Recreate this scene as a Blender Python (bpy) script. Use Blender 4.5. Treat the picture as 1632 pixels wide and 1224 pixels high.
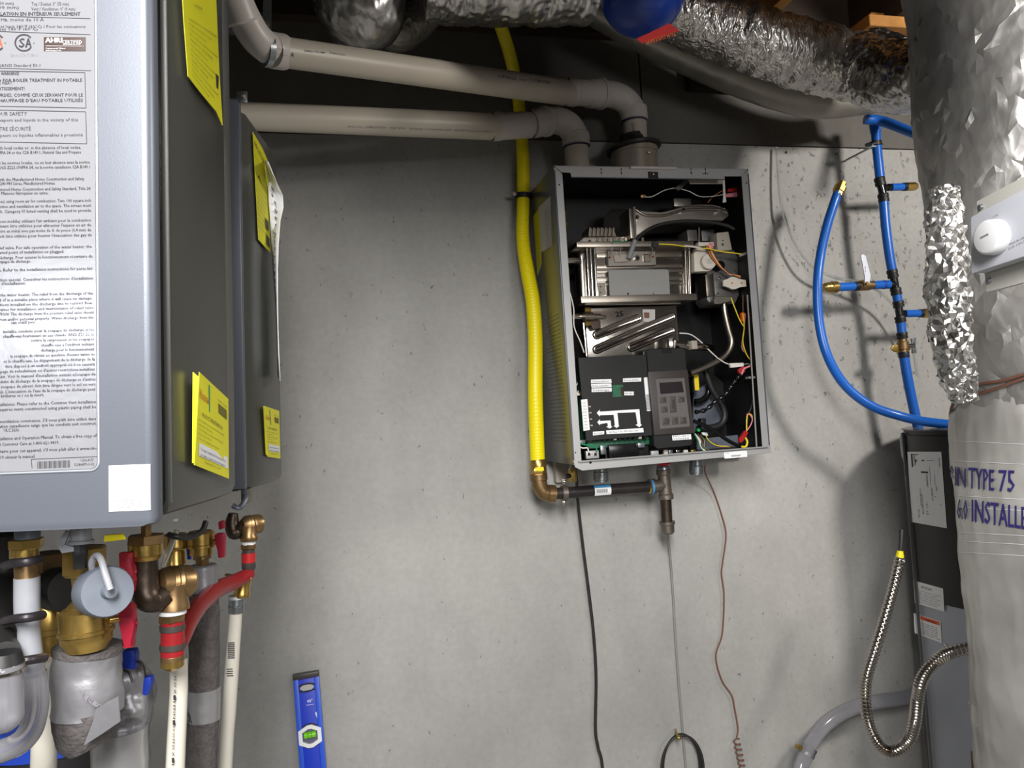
import bpy, bmesh, math, random
from mathutils import Vector as V, Matrix, noise

for o in list(bpy.data.objects): bpy.data.objects.remove(o)
SC = bpy.context.scene
COL = SC.collection
random.seed(7)
F = 1200.0                      # focal length in pixels of the 1632x1224 frame
CZ, CD = 1.85, 2.05             # eye height, eye to wall

# ---------------------------------------------------------------- camera axes
def _n(v): return v.normalized()
_yv = _n(V((530-816, 684-612, F)))          # into the wall, in (right, down, forward)
_up = V((-.052, -1, 0)); _up = _n(_up-_yv*_up.dot(_yv))
_xv = _yv.cross(_up)
CAM = V((0, -CD, CZ))
def _col(i, s=1): return V((_xv[i]*s, _yv[i]*s, _up[i]*s))
cright, cup, cback = _col(0), _col(1, -1), _col(2, -1)
cam = bpy.data.objects.new('camera', bpy.data.cameras.new('camera')); COL.objects.link(cam)
cam.data.sensor_width = 36; cam.data.lens = 36*F/1632; cam.data.clip_start = .02
cam.matrix_world = Matrix(((cright.x, cup.x, cback.x, CAM.x), (cright.y, cup.y, cback.y, CAM.y), (cright.z, cup.z, cback.z, CAM.z), (0, 0, 0, 1)))
SC.camera = cam
SC.view_settings.view_transform = 'Standard'; SC.view_settings.look = 'None'
SC.view_settings.gamma = 1; SC.view_settings.use_curve_mapping = False
SC.view_settings.exposure = 0.0

# ---------------------------------------------------------------- world and lamps
w = bpy.data.worlds.new('world'); SC.world = w; w.use_nodes = True
w.node_tree.nodes['Background'].inputs[0].default_value = (.75, .8, .9, 1)
w.node_tree.nodes['Background'].inputs[1].default_value = .05
def lamp(name, loc, aim, size, power, col=(1, 1, 1), sy=None):
    L = bpy.data.lights.new(name, 'AREA'); L.size = size; L.energy = power; L.color = col
    if sy: L.shape = 'RECTANGLE'; L.size_y = sy
    o = bpy.data.objects.new(name, L); COL.objects.link(o); o.location = loc
    o.rotation_euler = (V(aim)-V(loc)).to_track_quat('-Z', 'Y').to_euler(); return o
lamp('ceiling_lamp_main', (-.12, -2.85, 2.80), (.4, -.1, .9), .5, 130, (1, .98, .95), 1.0)
lamp('ceiling_lamp_left', (-1.22, -2.85, 2.2), (-.3, -1, 1.7), .26, 5, (.88, .92, 1), .08)
lamp('ceiling_lamp_right', (1.95, -1.65, 2.72), (1.3, 0, 1.5), .22, 33, (1, .95, .88))
lamp('fill_light_rear', (.9, -4.2, 2.2), (.6, 0, 2.0), 1.2, 34, (1, .98, .96), .4)  # added soft fill from behind the camera, not a known fixture

# ---------------------------------------------------------------- frames
class Fr:
    def __init__(s, o, x, y, z): s.o, s.a = V(o), (V(x), V(y), V(z))
    def w(s, p): return s.o+s.a[0]*p[0]+s.a[1]*p[1]+s.a[2]*p[2]
    def ray(s, px, py):
        d = cright*(px-816)-cup*(py-612)-cback*F
        return V([d.dot(a) for a in s.a]), V([(CAM-s.o).dot(a) for a in s.a])
    def q(s, px, py, y):
        d, c = s.ray(px, py); return c+d*((y-c.y)/d.y)
    def qx(s, px, py, x):
        d, c = s.ray(px, py); return c+d*((x-c.x)/d.x)
W = Fr((0, 0, 0), (1, 0, 0), (0, 1, 0), (0, 0, 1))
_ry = _n(V((738-816, 673-612, F))); _ru = V((-.030, -1, 0)); _ru = _n(_ru-_ry*_ru.dot(_ry)); _rx = _ry.cross(_ru)
def _toW(v): return cright*v[0]-cup*v[1]-cback*v[2]
R = Fr(CAM, _toW(_rx), _toW(_ry), _toW(_ru))      # the free-standing rack that carries the two closed heaters
q = W.q
def sc(Y): return (CD+Y)/F                          # metres per pixel at wall-frame depth Y
def sr(y): return y/F

# ---------------------------------------------------------------- materials
def lin(c):
    r = []
    for v in c[:3]:
        v /= 255; r.append(v/12.92 if v <= .04045 else ((v+.055)/1.055)**2.4)
    return (*r, 1)
MATS = {}
def mat(name, col, rough=.5, metal=0, bump=0, bs=40, var=0, vs=8, spec=.5, trans=0, emit=0, coat=0, alpha=1, ior=1.45):
    m = bpy.data.materials.new(name); m.use_nodes = True; MATS[name] = m
    nt = m.node_tree; b = nt.nodes['Principled BSDF']; N = nt.nodes.new; L = nt.links.new
    c = lin(col); b.inputs['Base Color'].default_value = c
    b.inputs['Roughness'].default_value = rough; b.inputs['Metallic'].default_value = metal
    b.inputs['Specular IOR Level'].default_value = spec; b.inputs['IOR'].default_value = ior
    b.inputs['Transmission Weight'].default_value = trans; b.inputs['Coat Weight'].default_value = coat
    b.inputs['Alpha'].default_value = alpha
    if emit: b.inputs['Emission Color'].default_value = c; b.inputs['Emission Strength'].default_value = emit
    if var or bump:
        tc = N('ShaderNodeTexCoord')
    if var:
        n = N('ShaderNodeTexNoise'); n.inputs['Scale'].default_value = vs; n.inputs['Detail'].default_value = 6
        L(tc.outputs['Object'], n.inputs['Vector'])
        r = N('ShaderNodeValToRGB'); L(n.outputs['Fac'], r.inputs[0])
        r.color_ramp.elements[0].position = .3; r.color_ramp.elements[1].position = .7
        r.color_ramp.elements[0].color = tuple(x*(1-var) for x in c[:3])+(1,)
        r.color_ramp.elements[1].color = tuple(min(1, x*(1+var)) for x in c[:3])+(1,)
        L(r.outputs[0], b.inputs['Base Color'])
    if bump:
        n = N('ShaderNodeTexNoise'); n.inputs['Scale'].default_value = bs; n.inputs['Detail'].default_value = 4
        L(tc.outputs['Object'], n.inputs['Vector'])
        bn = N('ShaderNodeBump'); bn.inputs['Strength'].default_value = bump; bn.inputs['Distance'].default_value = .002
        L(n.outputs['Fac'], bn.inputs['Height']); L(bn.outputs[0], b.inputs['Normal'])
    return m
def M(n): return MATS[n]

def concrete(name, base, pits=True):
    m = bpy.data.materials.new(name); m.use_nodes = True; MATS[name] = m
    nt = m.node_tree; b = nt.nodes['Principled BSDF']; N = nt.nodes.new; L = nt.links.new
    tc = N('ShaderNodeTexCoord'); b.inputs['Roughness'].default_value = .62; b.inputs['Specular IOR Level'].default_value = .35
    def nz(scale, det=5, vec=None, rough=.55):
        n = N('ShaderNodeTexNoise'); n.inputs['Scale'].default_value = scale; n.inputs['Detail'].default_value = det
        n.inputs['Roughness'].default_value = rough
        L(vec or tc.outputs['Object'], n.inputs['Vector']); return n.outputs['Fac']
    def ramp(f, p0, c0, p1, c1):
        r = N('ShaderNodeValToRGB'); L(f, r.inputs[0]); e = r.color_ramp.elements
        e[0].position = p0; e[1].position = p1; e[0].color = c0; e[1].color = c1; return r.outputs[0]
    def mix(a, bb, f, mode='MULTIPLY'):
        x = N('ShaderNodeMix'); x.data_type = 'RGBA'; x.blend_type = mode
        if isinstance(f, float): x.inputs[0].default_value = f
        else: L(f, x.inputs[0])
        for s, v in ((6, a), (7, bb)):
            if isinstance(v, tuple): x.inputs[s].default_value = v
            else: L(v, x.inputs[s])
        return x.outputs[2]
    c = lin(base)
    g = lambda v: (v, v, v, 1)
    col = ramp(nz(1.6), .3, tuple(x*.82 for x in c[:3])+(1,), .7, tuple(x*1.12 for x in c[:3])+(1,))
    mp = N('ShaderNodeMapping'); mp.inputs['Scale'].default_value = (2.2, 5, 1.1); L(tc.outputs['Object'], mp.inputs[0])
    col = mix(col, ramp(nz(2.2, 8, mp.outputs[0], .65), .38, g(.88), .62, g(1.03)), .8)
    col = mix(col, ramp(nz(60, 3), .3, g(.9), .65, g(1.03)), .7)
    h = N('ShaderNodeMath'); h.operation = 'ADD'
    if pits:
        mp2 = N('ShaderNodeMapping'); mp2.inputs['Scale'].default_value = (1.3, 1, .8); L(tc.outputs['Object'], mp2.inputs[0])
        pit = nz(48, 3.5, mp2.outputs[0], .7)
        sx = N('ShaderNodeSeparateXYZ'); L(tc.outputs['Object'], sx.inputs[0])
        gr = N('ShaderNodeMapRange'); L(sx.outputs[0], gr.inputs[0])      # honeycombed towards the right of the pour
        gr.inputs[1].default_value = .45; gr.inputs[2].default_value = 1.2; gr.inputs[3].default_value = .02; gr.inputs[4].default_value = .085
        gz = N('ShaderNodeMapRange'); L(sx.outputs[2], gz.inputs[0])
        gz.inputs[1].default_value = 1.55; gz.inputs[2].default_value = 2.1; gz.inputs[3].default_value = .25; gz.inputs[4].default_value = 1
        gm = N('ShaderNodeMath'); gm.operation = 'MULTIPLY'; L(gr.outputs[0], gm.inputs[0]); L(gz.outputs[0], gm.inputs[1])
        s = N('ShaderNodeMath'); s.operation = 'SUBTRACT'; L(pit, s.inputs[0]); L(gm.outputs[0], s.inputs[1])
        pr = ramp(s.outputs[0], .275, g(.42), .315, g(1))
        col = mix(col, pr, .9)
        L(pr, h.inputs[0])
    else:
        h.inputs[0].default_value = 0
    n2 = N('ShaderNodeMath'); n2.operation = 'MULTIPLY'; n2.inputs[1].default_value = .6; L(nz(14, 7), n2.inputs[0])
    L(n2.outputs[0], h.inputs[1])
    bn = N('ShaderNodeBump'); bn.inputs['Strength'].default_value = .35; bn.inputs['Distance'].default_value = .006
    L(h.outputs[0], bn.inputs['Height']); L(bn.outputs[0], b.inputs['Normal'])
    L(col, b.inputs['Base Color'])
    return m

def foil(name, col, rough=.2, cs=26, st=.8, dist=.006, metal=1.0, stretch=(1, 1, 1), smudge=.25):
    m = bpy.data.materials.new(name); m.use_nodes = True; MATS[name] = m
    nt = m.node_tree; b = nt.nodes['Principled BSDF']; N = nt.nodes.new; L = nt.links.new
    tc = N('ShaderNodeTexCoord'); c = lin(col)
    b.inputs['Metallic'].default_value = metal
    mp = N('ShaderNodeMapping'); mp.inputs['Scale'].default_value = stretch; L(tc.outputs['Object'], mp.inputs[0])
    n = N('ShaderNodeTexNoise'); n.inputs['Scale'].default_value = cs*.35; n.inputs['Detail'].default_value = 3; L(mp.outputs[0], n.inputs['Vector'])
    ad = N('ShaderNodeVectorMath'); ad.operation = 'MULTIPLY_ADD'; ad.inputs[1].default_value = (.09,)*3
    L(n.outputs['Color'], ad.inputs[0]); L(mp.outputs[0], ad.inputs[2])
    vo = N('ShaderNodeTexVoronoi'); vo.inputs['Scale'].default_value = cs; L(ad.outputs[0], vo.inputs['Vector'])
    vo2 = N('ShaderNodeTexVoronoi'); vo2.inputs['Scale'].default_value = cs*2.7; L(ad.outputs[0], vo2.inputs['Vector'])
    a = N('ShaderNodeMath'); a.operation = 'MULTIPLY_ADD'; a.inputs[1].default_value = .35
    L(vo2.outputs['Distance'], a.inputs[0]); L(vo.outputs['Distance'], a.inputs[2])
    bn = N('ShaderNodeBump'); bn.inputs['Strength'].default_value = st; bn.inputs['Distance'].default_value = dist
    L(a.outputs[0], bn.inputs['Height']); L(bn.outputs[0], b.inputs['Normal'])
    r = N('ShaderNodeValToRGB'); n3 = N('ShaderNodeTexNoise'); n3.inputs['Scale'].default_value = 7; n3.inputs['Detail'].default_value = 6
    L(tc.outputs['Object'], n3.inputs['Vector']); L(n3.outputs['Fac'], r.inputs[0])
    r.color_ramp.elements[0].position = .35; r.color_ramp.elements[1].position = .65
    r.color_ramp.elements[0].color = tuple(x*(1-smudge) for x in c[:3])+(1,); r.color_ramp.elements[1].color = c
    L(r.outputs[0], b.inputs['Base Color'])
    rr = N('ShaderNodeMapRange'); L(n3.outputs['Fac'], rr.inputs[0]); rr.inputs[3].default_value = rough*.7; rr.inputs[4].default_value = rough*1.5
    L(rr.outputs[0], b.inputs['Roughness'])
    return m

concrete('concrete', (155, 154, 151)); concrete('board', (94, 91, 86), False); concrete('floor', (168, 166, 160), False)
mat('silver_paint', (90, 94, 103), .38, .35, .04, 900); mat('case_grey', (168, 168, 168), .4, .35, .03, 600)
mat('case_side', (92, 93, 93), .22, .3); mat('body_dark', (34, 34, 34), .25, .2); mat('body_grey', (74, 75, 72), .36, .35); mat('body_band', (90, 90, 87), .4, .4)
mat('label_film', (128, 129, 133), .22, .15, .10, 90); mat('ink', (40, 37, 44), .6); mat('ink_grey', (120, 116, 124), .6)
mat('ink_brown', (58, 42, 40), .5); mat('rim', (176, 180, 190), .3, .5)
mat('white_paper', (225, 226, 228), .6); mat('paper_grey', (176, 173, 170), .7); mat('yellow_card', (178, 174, 20), .55)
mat('yellow_pale', (192, 188, 34), .5); mat('red_ink', (178, 70, 30), .6); mat('green_ink', (40, 130, 90), .6); mat('olive_ink', (92, 88, 30), .6)
mat('pvc', (176, 168, 156), .42, 0, .05, 30, .05, 5); mat('pvc_fit', (182, 176, 172), .4); mat('pvc_white', (184, 180, 170), .4)
mat('purple', (46, 34, 70), .5); mat('yellow_gas', (224, 208, 4), .4); mat('brass', (180, 150, 84), .28, .9, .15, 60, .15, 30)
mat('brass_dark', (138, 112, 78), .38, .85, .2, 80, .25, 40); mat('bronze', (72, 62, 54), .4, .8, .3, 60, .3, 30)
mat('iron', (120, 112, 104), .42, .8, .3, 120, .2, 40); mat('black_pipe', (48, 44, 44), .36, .4, .2, 60, .2, 20)
mat('galv', (150, 156, 160), .3, .9, .1, 90, .15, 60); mat('steel', (176, 170, 163), .2, 1, .05, 60, .08, 9)
mat('steel_dull', (160, 152, 142), .34, 1, .05, 60, .1, 20); mat('alu', (172, 166, 158), .32, .9, .15, 90, .1, 20)
mat('steel_bright', (206, 200, 192), .14, 1); mat('inner_black', (11, 11, 12), .5); mat('black_plastic', (19, 19, 20), .5)
mat('black_gloss', (18, 18, 20), .22); mat('rubber', (34, 33, 33), .5); mat('tie_black', (34, 30, 34), .45)
mat('ctrl_brown', (54, 49, 47), .42, 0, .1, 400); mat('ctrl_panel', (90, 86, 86), .4); mat('screen', (38, 34, 36), .15)
mat('pcb', (34, 92, 66), .5, 0, 0, 0, .3, 200); mat('motor_white', (206, 199, 186), .45); mat('motor_grey', (160, 152, 140), .5)
mat('valve_grey', (112, 110, 108), .42, .6, .2, 70, .2, 40); mat('red', (160, 28, 30), .38); mat('red_handle', (136, 22, 42), .4)
mat('pex_red', (126, 24, 28), .34); mat('pex_blue', (24, 90, 178), .30); mat('blue_deep', (32, 62, 160), .35); mat('blue_tank', (14, 48, 130), .3, 0, 0, 0, .12, 12)
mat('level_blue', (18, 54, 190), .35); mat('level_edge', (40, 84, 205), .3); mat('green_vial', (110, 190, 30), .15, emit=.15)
mat('clear_tube', (225, 228, 228), .08, 0, trans=.88, ior=1.3); mat('clear_grey', (170, 170, 176), .12, 0, trans=.7, ior=1.35)
mat('frost', (142, 144, 150), .35, 0, trans=.15); mat('foam', (72, 68, 68), .85, 0, 1.0, 300, .25, 120)
mat('duct_tape', (140, 140, 144), .38, .6, .6, 45, .1, 20); mat('grey_plastic', (92, 98, 108), .42); mat('blue_wire', (20, 42, 130), .4)
mat('orange', (230, 92, 30), .5); mat('green_dot', (24, 170, 84), .5, emit=.2); mat('wire_yellow', (226, 200, 40), .45)
mat('wire_white', (214, 210, 204), .45); mat('wire_red', (170, 46, 50), .45); mat('wire_green', (20, 130, 84), .4)
mat('wire_brown', (108, 72, 58), .5); mat('wire_purple', (96, 70, 130), .5); mat('wire_orange', (190, 120, 60), .5); mat('wire_pink', (214, 130, 140), .45)
mat('wire_grey', (130, 128, 124), .5); mat('tank_grey', (160, 164, 174), .38, .2); mat('tank_side', (150, 152, 154), .4, .2); mat('tank_black', (26, 25, 27), .42, 0, .1, 500)
mat('thermo_white', (176, 178, 186), .5, spec=.2); mat('thermo_plate', (176, 175, 168), .5); mat('knob_white', (200, 201, 203), .5, spec=.2); mat('collar_steel', (168, 158, 144), .3, .5)
mat('text_blue', (40, 36, 98), .5); mat('text_ice', (150, 160, 186), .5); mat('wood', (168, 116, 56), .6, 0, .3, 30, .25, 14); mat('batt', (36, 26, 17), .95, 0, 1.0, 60, .4, 30); mat('wood_dark', (44, 32, 22), .7, 0, .3, 30, .3, 10)
mat('tape_red', (170, 28, 28), .45); mat('tape_white', (196, 198, 200), .5); mat('tape_blue', (60, 130, 180), .5); mat('flat_black', (16, 14, 16), .7)  # last one: flat black of the wall joint strip and drum base
mat('white_level', (232, 234, 236), .4); mat('lever_white', (206, 208, 222), .35); mat('copper', (176, 104, 66), .35, .8); mat('cover_grey', (140, 140, 138), .4, .2)
foil('foil', (206, 204, 200), .24, 15, .6, .012); foil('foil_fine', (216, 212, 206), .3, 60, .6, .006, 1.0, (1, 1, .35))
foil('foil_soft', (186, 184, 182), .26, 16, .45, .006, .9); foil('foil_roll', (206, 205, 203), .22, 33, .35, .004, .95)
foil('foil_dull', (158, 154, 146), .42, 12, .25, .004, .6)
foil('tape_foil', (170, 170, 172), .3, 22, .5, .003, .7)
# plastic-faced scrim insulation jacket
foil('foil_column', (158, 156, 153), .40, 22, .45, .006, .6, (1, 1, .55))
foil('jacket', (196, 194, 190), .34, 14, .5, .006, .6, (1, 1, .4), .3)

# ---------------------------------------------------------------- mesh building
class MB:
    def __init__(s, fr=W): s.bm = bmesh.new(); s.fr = fr
    def face(s, vs):
        try: return s.bm.faces.new(vs)
        except ValueError: return None
    def pts(s, P): return [s.bm.verts.new(p) for p in P]
    def box(s, a, b, bev=0, seg=2):
        x0, x1 = sorted((a[0], b[0])); y0, y1 = sorted((a[1], b[1])); z0, z1 = sorted((a[2], b[2]))
        v = s.pts([(x0, y0, z0), (x1, y0, z0), (x1, y1, z0), (x0, y1, z0), (x0, y0, z1), (x1, y0, z1), (x1, y1, z1), (x0, y1, z1)])
        fs = [s.face([v[i] for i in f]) for f in ((0, 3, 2, 1), (4, 5, 6, 7), (0, 1, 5, 4), (1, 2, 6, 5), (2, 3, 7, 6), (3, 0, 4, 7))]
        if bev: s._bev(fs, bev, seg)
        return s
    def _bev(s, fs, bev, seg):
        es = list({e for f in fs for e in f.edges})
        bmesh.ops.bevel(s.bm, geom=es, offset=bev, segments=seg, affect='EDGES', profile=.6, clamp_overlap=True)
    def poly(s, P, ext, bev=0, seg=2):
        ext = V(ext); a = s.pts(P); b = s.pts([V(p)+ext for p in P]); n = len(P)
        fs = [s.face(a), s.face(b[::-1])]+[s.face([a[(i+1) % n], a[i], b[i], b[(i+1) % n]]) for i in range(n)]
        if bev: s._bev([f for f in fs if f], bev, seg)
        return s
    def tube(s, P, r, n=12, cap=True, sm=0, rf=None):
        P = [V(p) for p in P]
        R_ = list(r) if isinstance(r, (list, tuple)) else [r]*len(P)
        if sm: P, R_ = spline(P, R_, sm)
        if rf: R_ = [rf(i, x) for i, x in enumerate(R_)]
        rings = []; up = None
        for i, p in enumerate(P):
            t = (P[min(i+1, len(P)-1)]-P[max(i-1, 0)])
            t = t.normalized() if t.length > 1e-9 else V((0, 0, 1))
            if up is None:
                up = V((0, 0, 1)) if abs(t.z) < .9 else V((1, 0, 0))
            up = (up-t*up.dot(t)); up = up.normalized() if up.length > 1e-6 else t.orthogonal().normalized()
            sd = t.cross(up)
            rings.append(s.pts([p+(sd*math.cos(k*2*math.pi/n)+up*math.sin(k*2*math.pi/n))*R_[i] for k in range(n)]))
        for a, b in zip(rings, rings[1:]):
            for k in range(n): s.face([a[k], a[(k+1) % n], b[(k+1) % n], b[k]])
        if cap: s.face(rings[0][::-1]); s.face(rings[-1])
        return s
    def lathe(s, p0, p1, prof, n=24, cap=True):
        p0, p1 = V(p0), V(p1)
        P = [p0+(p1-p0)*t for t, _ in prof]
        ax = (p1-p0).normalized(); up = ax.orthogonal().normalized(); sd = ax.cross(up)
        rings = [s.pts([p+(sd*math.cos((k+.5)*2*math.pi/n)+up*math.sin((k+.5)*2*math.pi/n))*r for k in range(n)]) for p, (_, r) in zip(P, prof)]
        for a, b in zip(rings, rings[1:]):
            for k in range(n): s.face([a[k], a[(k+1) % n], b[(k+1) % n], b[k]])
        if cap: s.face(rings[0][::-1]); s.face(rings[-1])
        return s
    def cyl(s, p0, p1, r, r1=None, n=20): return s.lathe(p0, p1, [(0, r), (1, r if r1 is None else r1)], n)
    def nut(s, p0, p1, r, n=6):
        return s.lathe(p0, p1, [(0, r*.9), (.12, r), (.88, r), (1, r*.9)], n)
    def sph(s, c, r, sc_=(1, 1, 1), u=20, v=12):
        res = bmesh.ops.create_uvsphere(s.bm, u_segments=u, v_segments=v, radius=r)
        for x in res['verts']: x.co = V(c)+V([x.co[i]*sc_[i] for i in range(3)])
        return s
    def grid(s, fn, nu, nv, wrapu=False):
        g = [[s.bm.verts.new(fn(i/nu, j/nv)) for i in range(nu if wrapu else nu+1)] for j in range(nv+1)]
        m = nu if wrapu else nu
        for j in range(nv):
            for i in range(m):
                k = (i+1) % nu if wrapu else i+1
                s.face([g[j][i], g[j][k], g[j+1][k], g[j+1][i]])
        return s
    def quad(s, P): s.face(s.pts(P)); return s
    def sheet(s, P, t):
        """thin card over four corners, thickness t along its normal"""
        P = [V(p) for p in P]; nrm = (P[1]-P[0]).cross(P[3]-P[0]).normalized()*t
        return s.poly(P, nrm)
    def link(s, name, m, parent=None, ang=35, kind=None):
        bm = s.bm
        root = parent
        for vtx in bm.verts: vtx.co = s.fr.w(vtx.co)
        while root and root.parent: root = root.parent
        if root: piv = root.matrix_world.translation
        else:
            cs = [vtx.co for vtx in bm.verts]
            lo = V([min(c[i] for c in cs) for i in range(3)]); hi = V([max(c[i] for c in cs) for i in range(3)])
            piv = V(((lo.x+hi.x)/2, (lo.y+hi.y)/2, lo.z))
        for vtx in bm.verts: vtx.co -= piv
        bmesh.ops.recalc_face_normals(bm, faces=bm.faces)
        ca = math.radians(ang)
        for f in bm.faces: f.smooth = True
        for e in bm.edges:
            if len(e.link_faces) == 2 and e.calc_face_angle(0) > ca: e.smooth = False
        me = bpy.data.meshes.new(name); bm.to_mesh(me); bm.free()
        me.materials.append(M(m) if isinstance(m, str) else m)
        o = bpy.data.objects.new(name, me); COL.objects.link(o)
        if parent: o.parent = parent
        else: o.location = piv
        if not parent: o.matrix_world = Matrix.Translation(piv)
        if kind: o['kind'] = kind
        return o

def spline(P, R_, k):
    Q, S = [], []
    n = len(P)
    for i in range(n-1):
        p0, p1, p2, p3 = P[max(i-1, 0)], P[i], P[i+1], P[min(i+2, n-1)]
        for j in range(k):
            t = j/k
            Q.append(.5*((2*p1)+(p2-p0)*t+(2*p0-5*p1+4*p2-p3)*t*t+(3*p1-p0-3*p2+p3)*t**3)); S.append(R_[i]*(1-t)+R_[i+1]*t)
    return Q+[P[-1]], S+[R_[-1]]

def thing(name, label, cat, loc, group=None, fr=W):
    o = bpy.data.objects.new(name, None); COL.objects.link(o); o.empty_display_size = .05
    o.matrix_world = Matrix.Translation(fr.w(loc))
    o['label'] = label; o['category'] = cat
    if group: o['group'] = group
    return o
def tag(o, label, cat, group=None, kind=None):
    o['label'] = label; o['category'] = cat
    if group: o['group'] = group
    if kind: o['kind'] = kind
    return o

# lettering: text set on the quad O + u*U + v*Vd (metres along unit U, Vd)
_tc = {}
def _txt(s_):
    if s_ in _tc: return _tc[s_]
    c = bpy.data.curves.new('t', 'FONT'); c.body = s_; c.size = 1; c.resolution_u = 1
    o = bpy.data.objects.new('t', c); COL.objects.link(o)
    me = bpy.data.meshes.new_from_object(o.evaluated_get(bpy.context.evaluated_depsgraph_get()))
    vs = [v.co.copy() for v in me.vertices]; fs = [tuple(p.vertices) for p in me.polygons]
    bpy.data.objects.remove(o); bpy.data.curves.remove(c); bpy.data.meshes.remove(me)
    _tc[s_] = (vs, fs); return _tc[s_]
def letter(mb, s_, O, U, D, h, wid=None, al='L', bold=0):
    """O baseline start (or end for 'R', middle for 'C'), U right, D up; h cap height; wid fits the width"""
    vs, fs = _txt(s_)
    if not vs: return
    x0, x1 = min(v.x for v in vs), max(v.x for v in vs); k = h/.70
    kx = (wid/(x1-x0)) if wid else k
    off = {'L': x0, 'R': x1, 'C': (x0+x1)/2}[al]
    O, U, D = V(O), V(U), V(D)
    for dx in ([0] if not bold else [-bold, bold]):
        b = mb.pts([O+U*((v.x-off)*kx+dx)+D*(v.y*k) for v in vs])
        for f in fs: mb.face([b[i] for i in f])
# ================================================================ the room
def struct(name, mb, m, parent=None):
    o = mb.link(name, m, parent)
    if not parent: o['kind'] = 'structure'
    return o
zj = q(1100, 230, 0).z
struct('floor', MB().box((-2.6, -4.6, -.1), (3.2, .2, 0)), 'floor')
wb = struct('wall_back', MB().box((-2.6, .0, 0), (3.2, .2, zj)), 'concrete')
xs = q(1020, 130, 0).x
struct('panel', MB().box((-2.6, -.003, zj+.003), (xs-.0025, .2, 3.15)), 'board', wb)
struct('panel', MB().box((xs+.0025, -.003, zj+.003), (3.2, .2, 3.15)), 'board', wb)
struct('joint_strip', MB().box((-2.6, .02, zj-.01), (3.2, .2, zj+.02)).box((xs-.01, .02, zj), (xs+.01, .2, 3.15)), 'flat_black', wb)
for px, py in ((1253, 214), (1253, 243), (1333, 226), (1332, 246), (842, 186)):
    p = q(px, py, 0); struct('fastener', MB().cyl(p+V((0, -.008, 0)), p+V((0, .004, 0)), .0035, n=8), 'iron', wb)
struct('wall_left', MB().box((-2.8, -4.6, 0), (-2.6, .2, 3.15)), 'concrete')
struct('wall_right', MB().box((3.2, -4.6, 0), (3.4, .2, 3.15)), 'concrete')
struct('wall_front', MB().box((-2.8, -4.8, 0), (3.4, -4.6, 3.15)), 'concrete')
ce = struct('ceiling', MB().box((-2.8, -4.8, 3.15), (3.4, .2, 3.25)), 'wood_dark')
for i in range(14):
    x = -2.4+i*.406
    struct('joist', MB().box((x, -4.6, 2.95), (x+.038, -.04, 3.149), .002, 1), 'wood' if i == 9 else 'wood_dark', ce)
struct('rim_board', MB().box((-2.6, -.04, 2.95), (3.2, -.003, 3.15)), 'wood_dark', ce)

a_, b_ = q(1372, -40, -.22), q(1500, 54, -.22)
BK_ = thing('wood_blocking', 'orange wood blocking at the ceiling above the crinkled foil duct, beside the foil column', 'wood', (a_.x+.1, -.15, b_.z))
MB().box((a_.x, -.24, b_.z), (b_.x, -.20, 2.949), .002, 1).link('board', 'wood', BK_)
MB().box((a_.x+.05, -.19, b_.z+.03), (b_.x, -.05, b_.z+.07), .002, 1).link('board', 'wood', BK_)
struct('trim_2', MB().box((q(1080, 20, 0).x, -.045, 2.80), (3.1, -.004, 2.95), .01, 2), 'batt')
struct('shade_beam', MB().box((-2.6, -1.46, 2.42), (.85, -1.30, 3.15), .004, 1), 'wood_dark')      # unseen beam above the frame, added to shade the upper wall
# ================================================================ open wall-hung water heater
YF = -.27                                   # its front edge
TL, TR, BL, BR = (q(*c, YF) for c in ((884, 262), (1193, 271), (911, 741), (1226, 716)))
hx0, hx1 = (TL.x+BL.x)/2, (TR.x+BR.x)/2; hz1, hz0 = (TL.z+TR.z)/2, (BL.z+BR.z)/2
print('HEATER', TL, TR, BL, BR, hx1-hx0, hz1-hz0)
H = thing('water_heater', 'open wall-hung water heater without its cover, burner and wiring exposed', 'water heater', ((hx0+hx1)/2, -.13, hz0))
YB = -.012
t = .0015
MB().box((hx0, YB-t, hz0), (hx1, YB, hz1), .0005, 1).link('back_panel', 'inner_black', H)
sp = MB().box((hx0, YF, hz0), (hx0+t, YB, hz1)).link('side_panel', 'case_side', H)
MB().box((hx1-t, YF, hz0), (hx1, YB, hz1)).link('side_panel', 'case_side', H)
MB().box((hx0+t, YF, hz1-t), (hx1-t, YB, hz1)).link('top_panel', 'case_grey', H)
MB().box((hx0+t, YF, hz0), (hx1-t, YB, hz0+t)).link('bottom_panel', 'case_grey', H)
# black insulation liner inside
MB().box((hx0+t, YF+.02, hz0+.004), (hx0+.004, YB-t, hz1-.003)).link('liner', 'inner_black', H)
MB().box((hx1-.004, YF+.02, hz0+.004), (hx1-t, YB-t, hz1-.003)).link('liner', 'inner_black', H)
MB().box((hx0+.004, YF+.02, hz1-.004), (hx1-.004, YB-t, hz1-t)).link('liner', 'inner_black', H)
MB().box((hx0+.004, YF+.02, hz0+t), (hx1-.004, YB-t, hz0+.004)).link('liner', 'inner_black', H)
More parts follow.
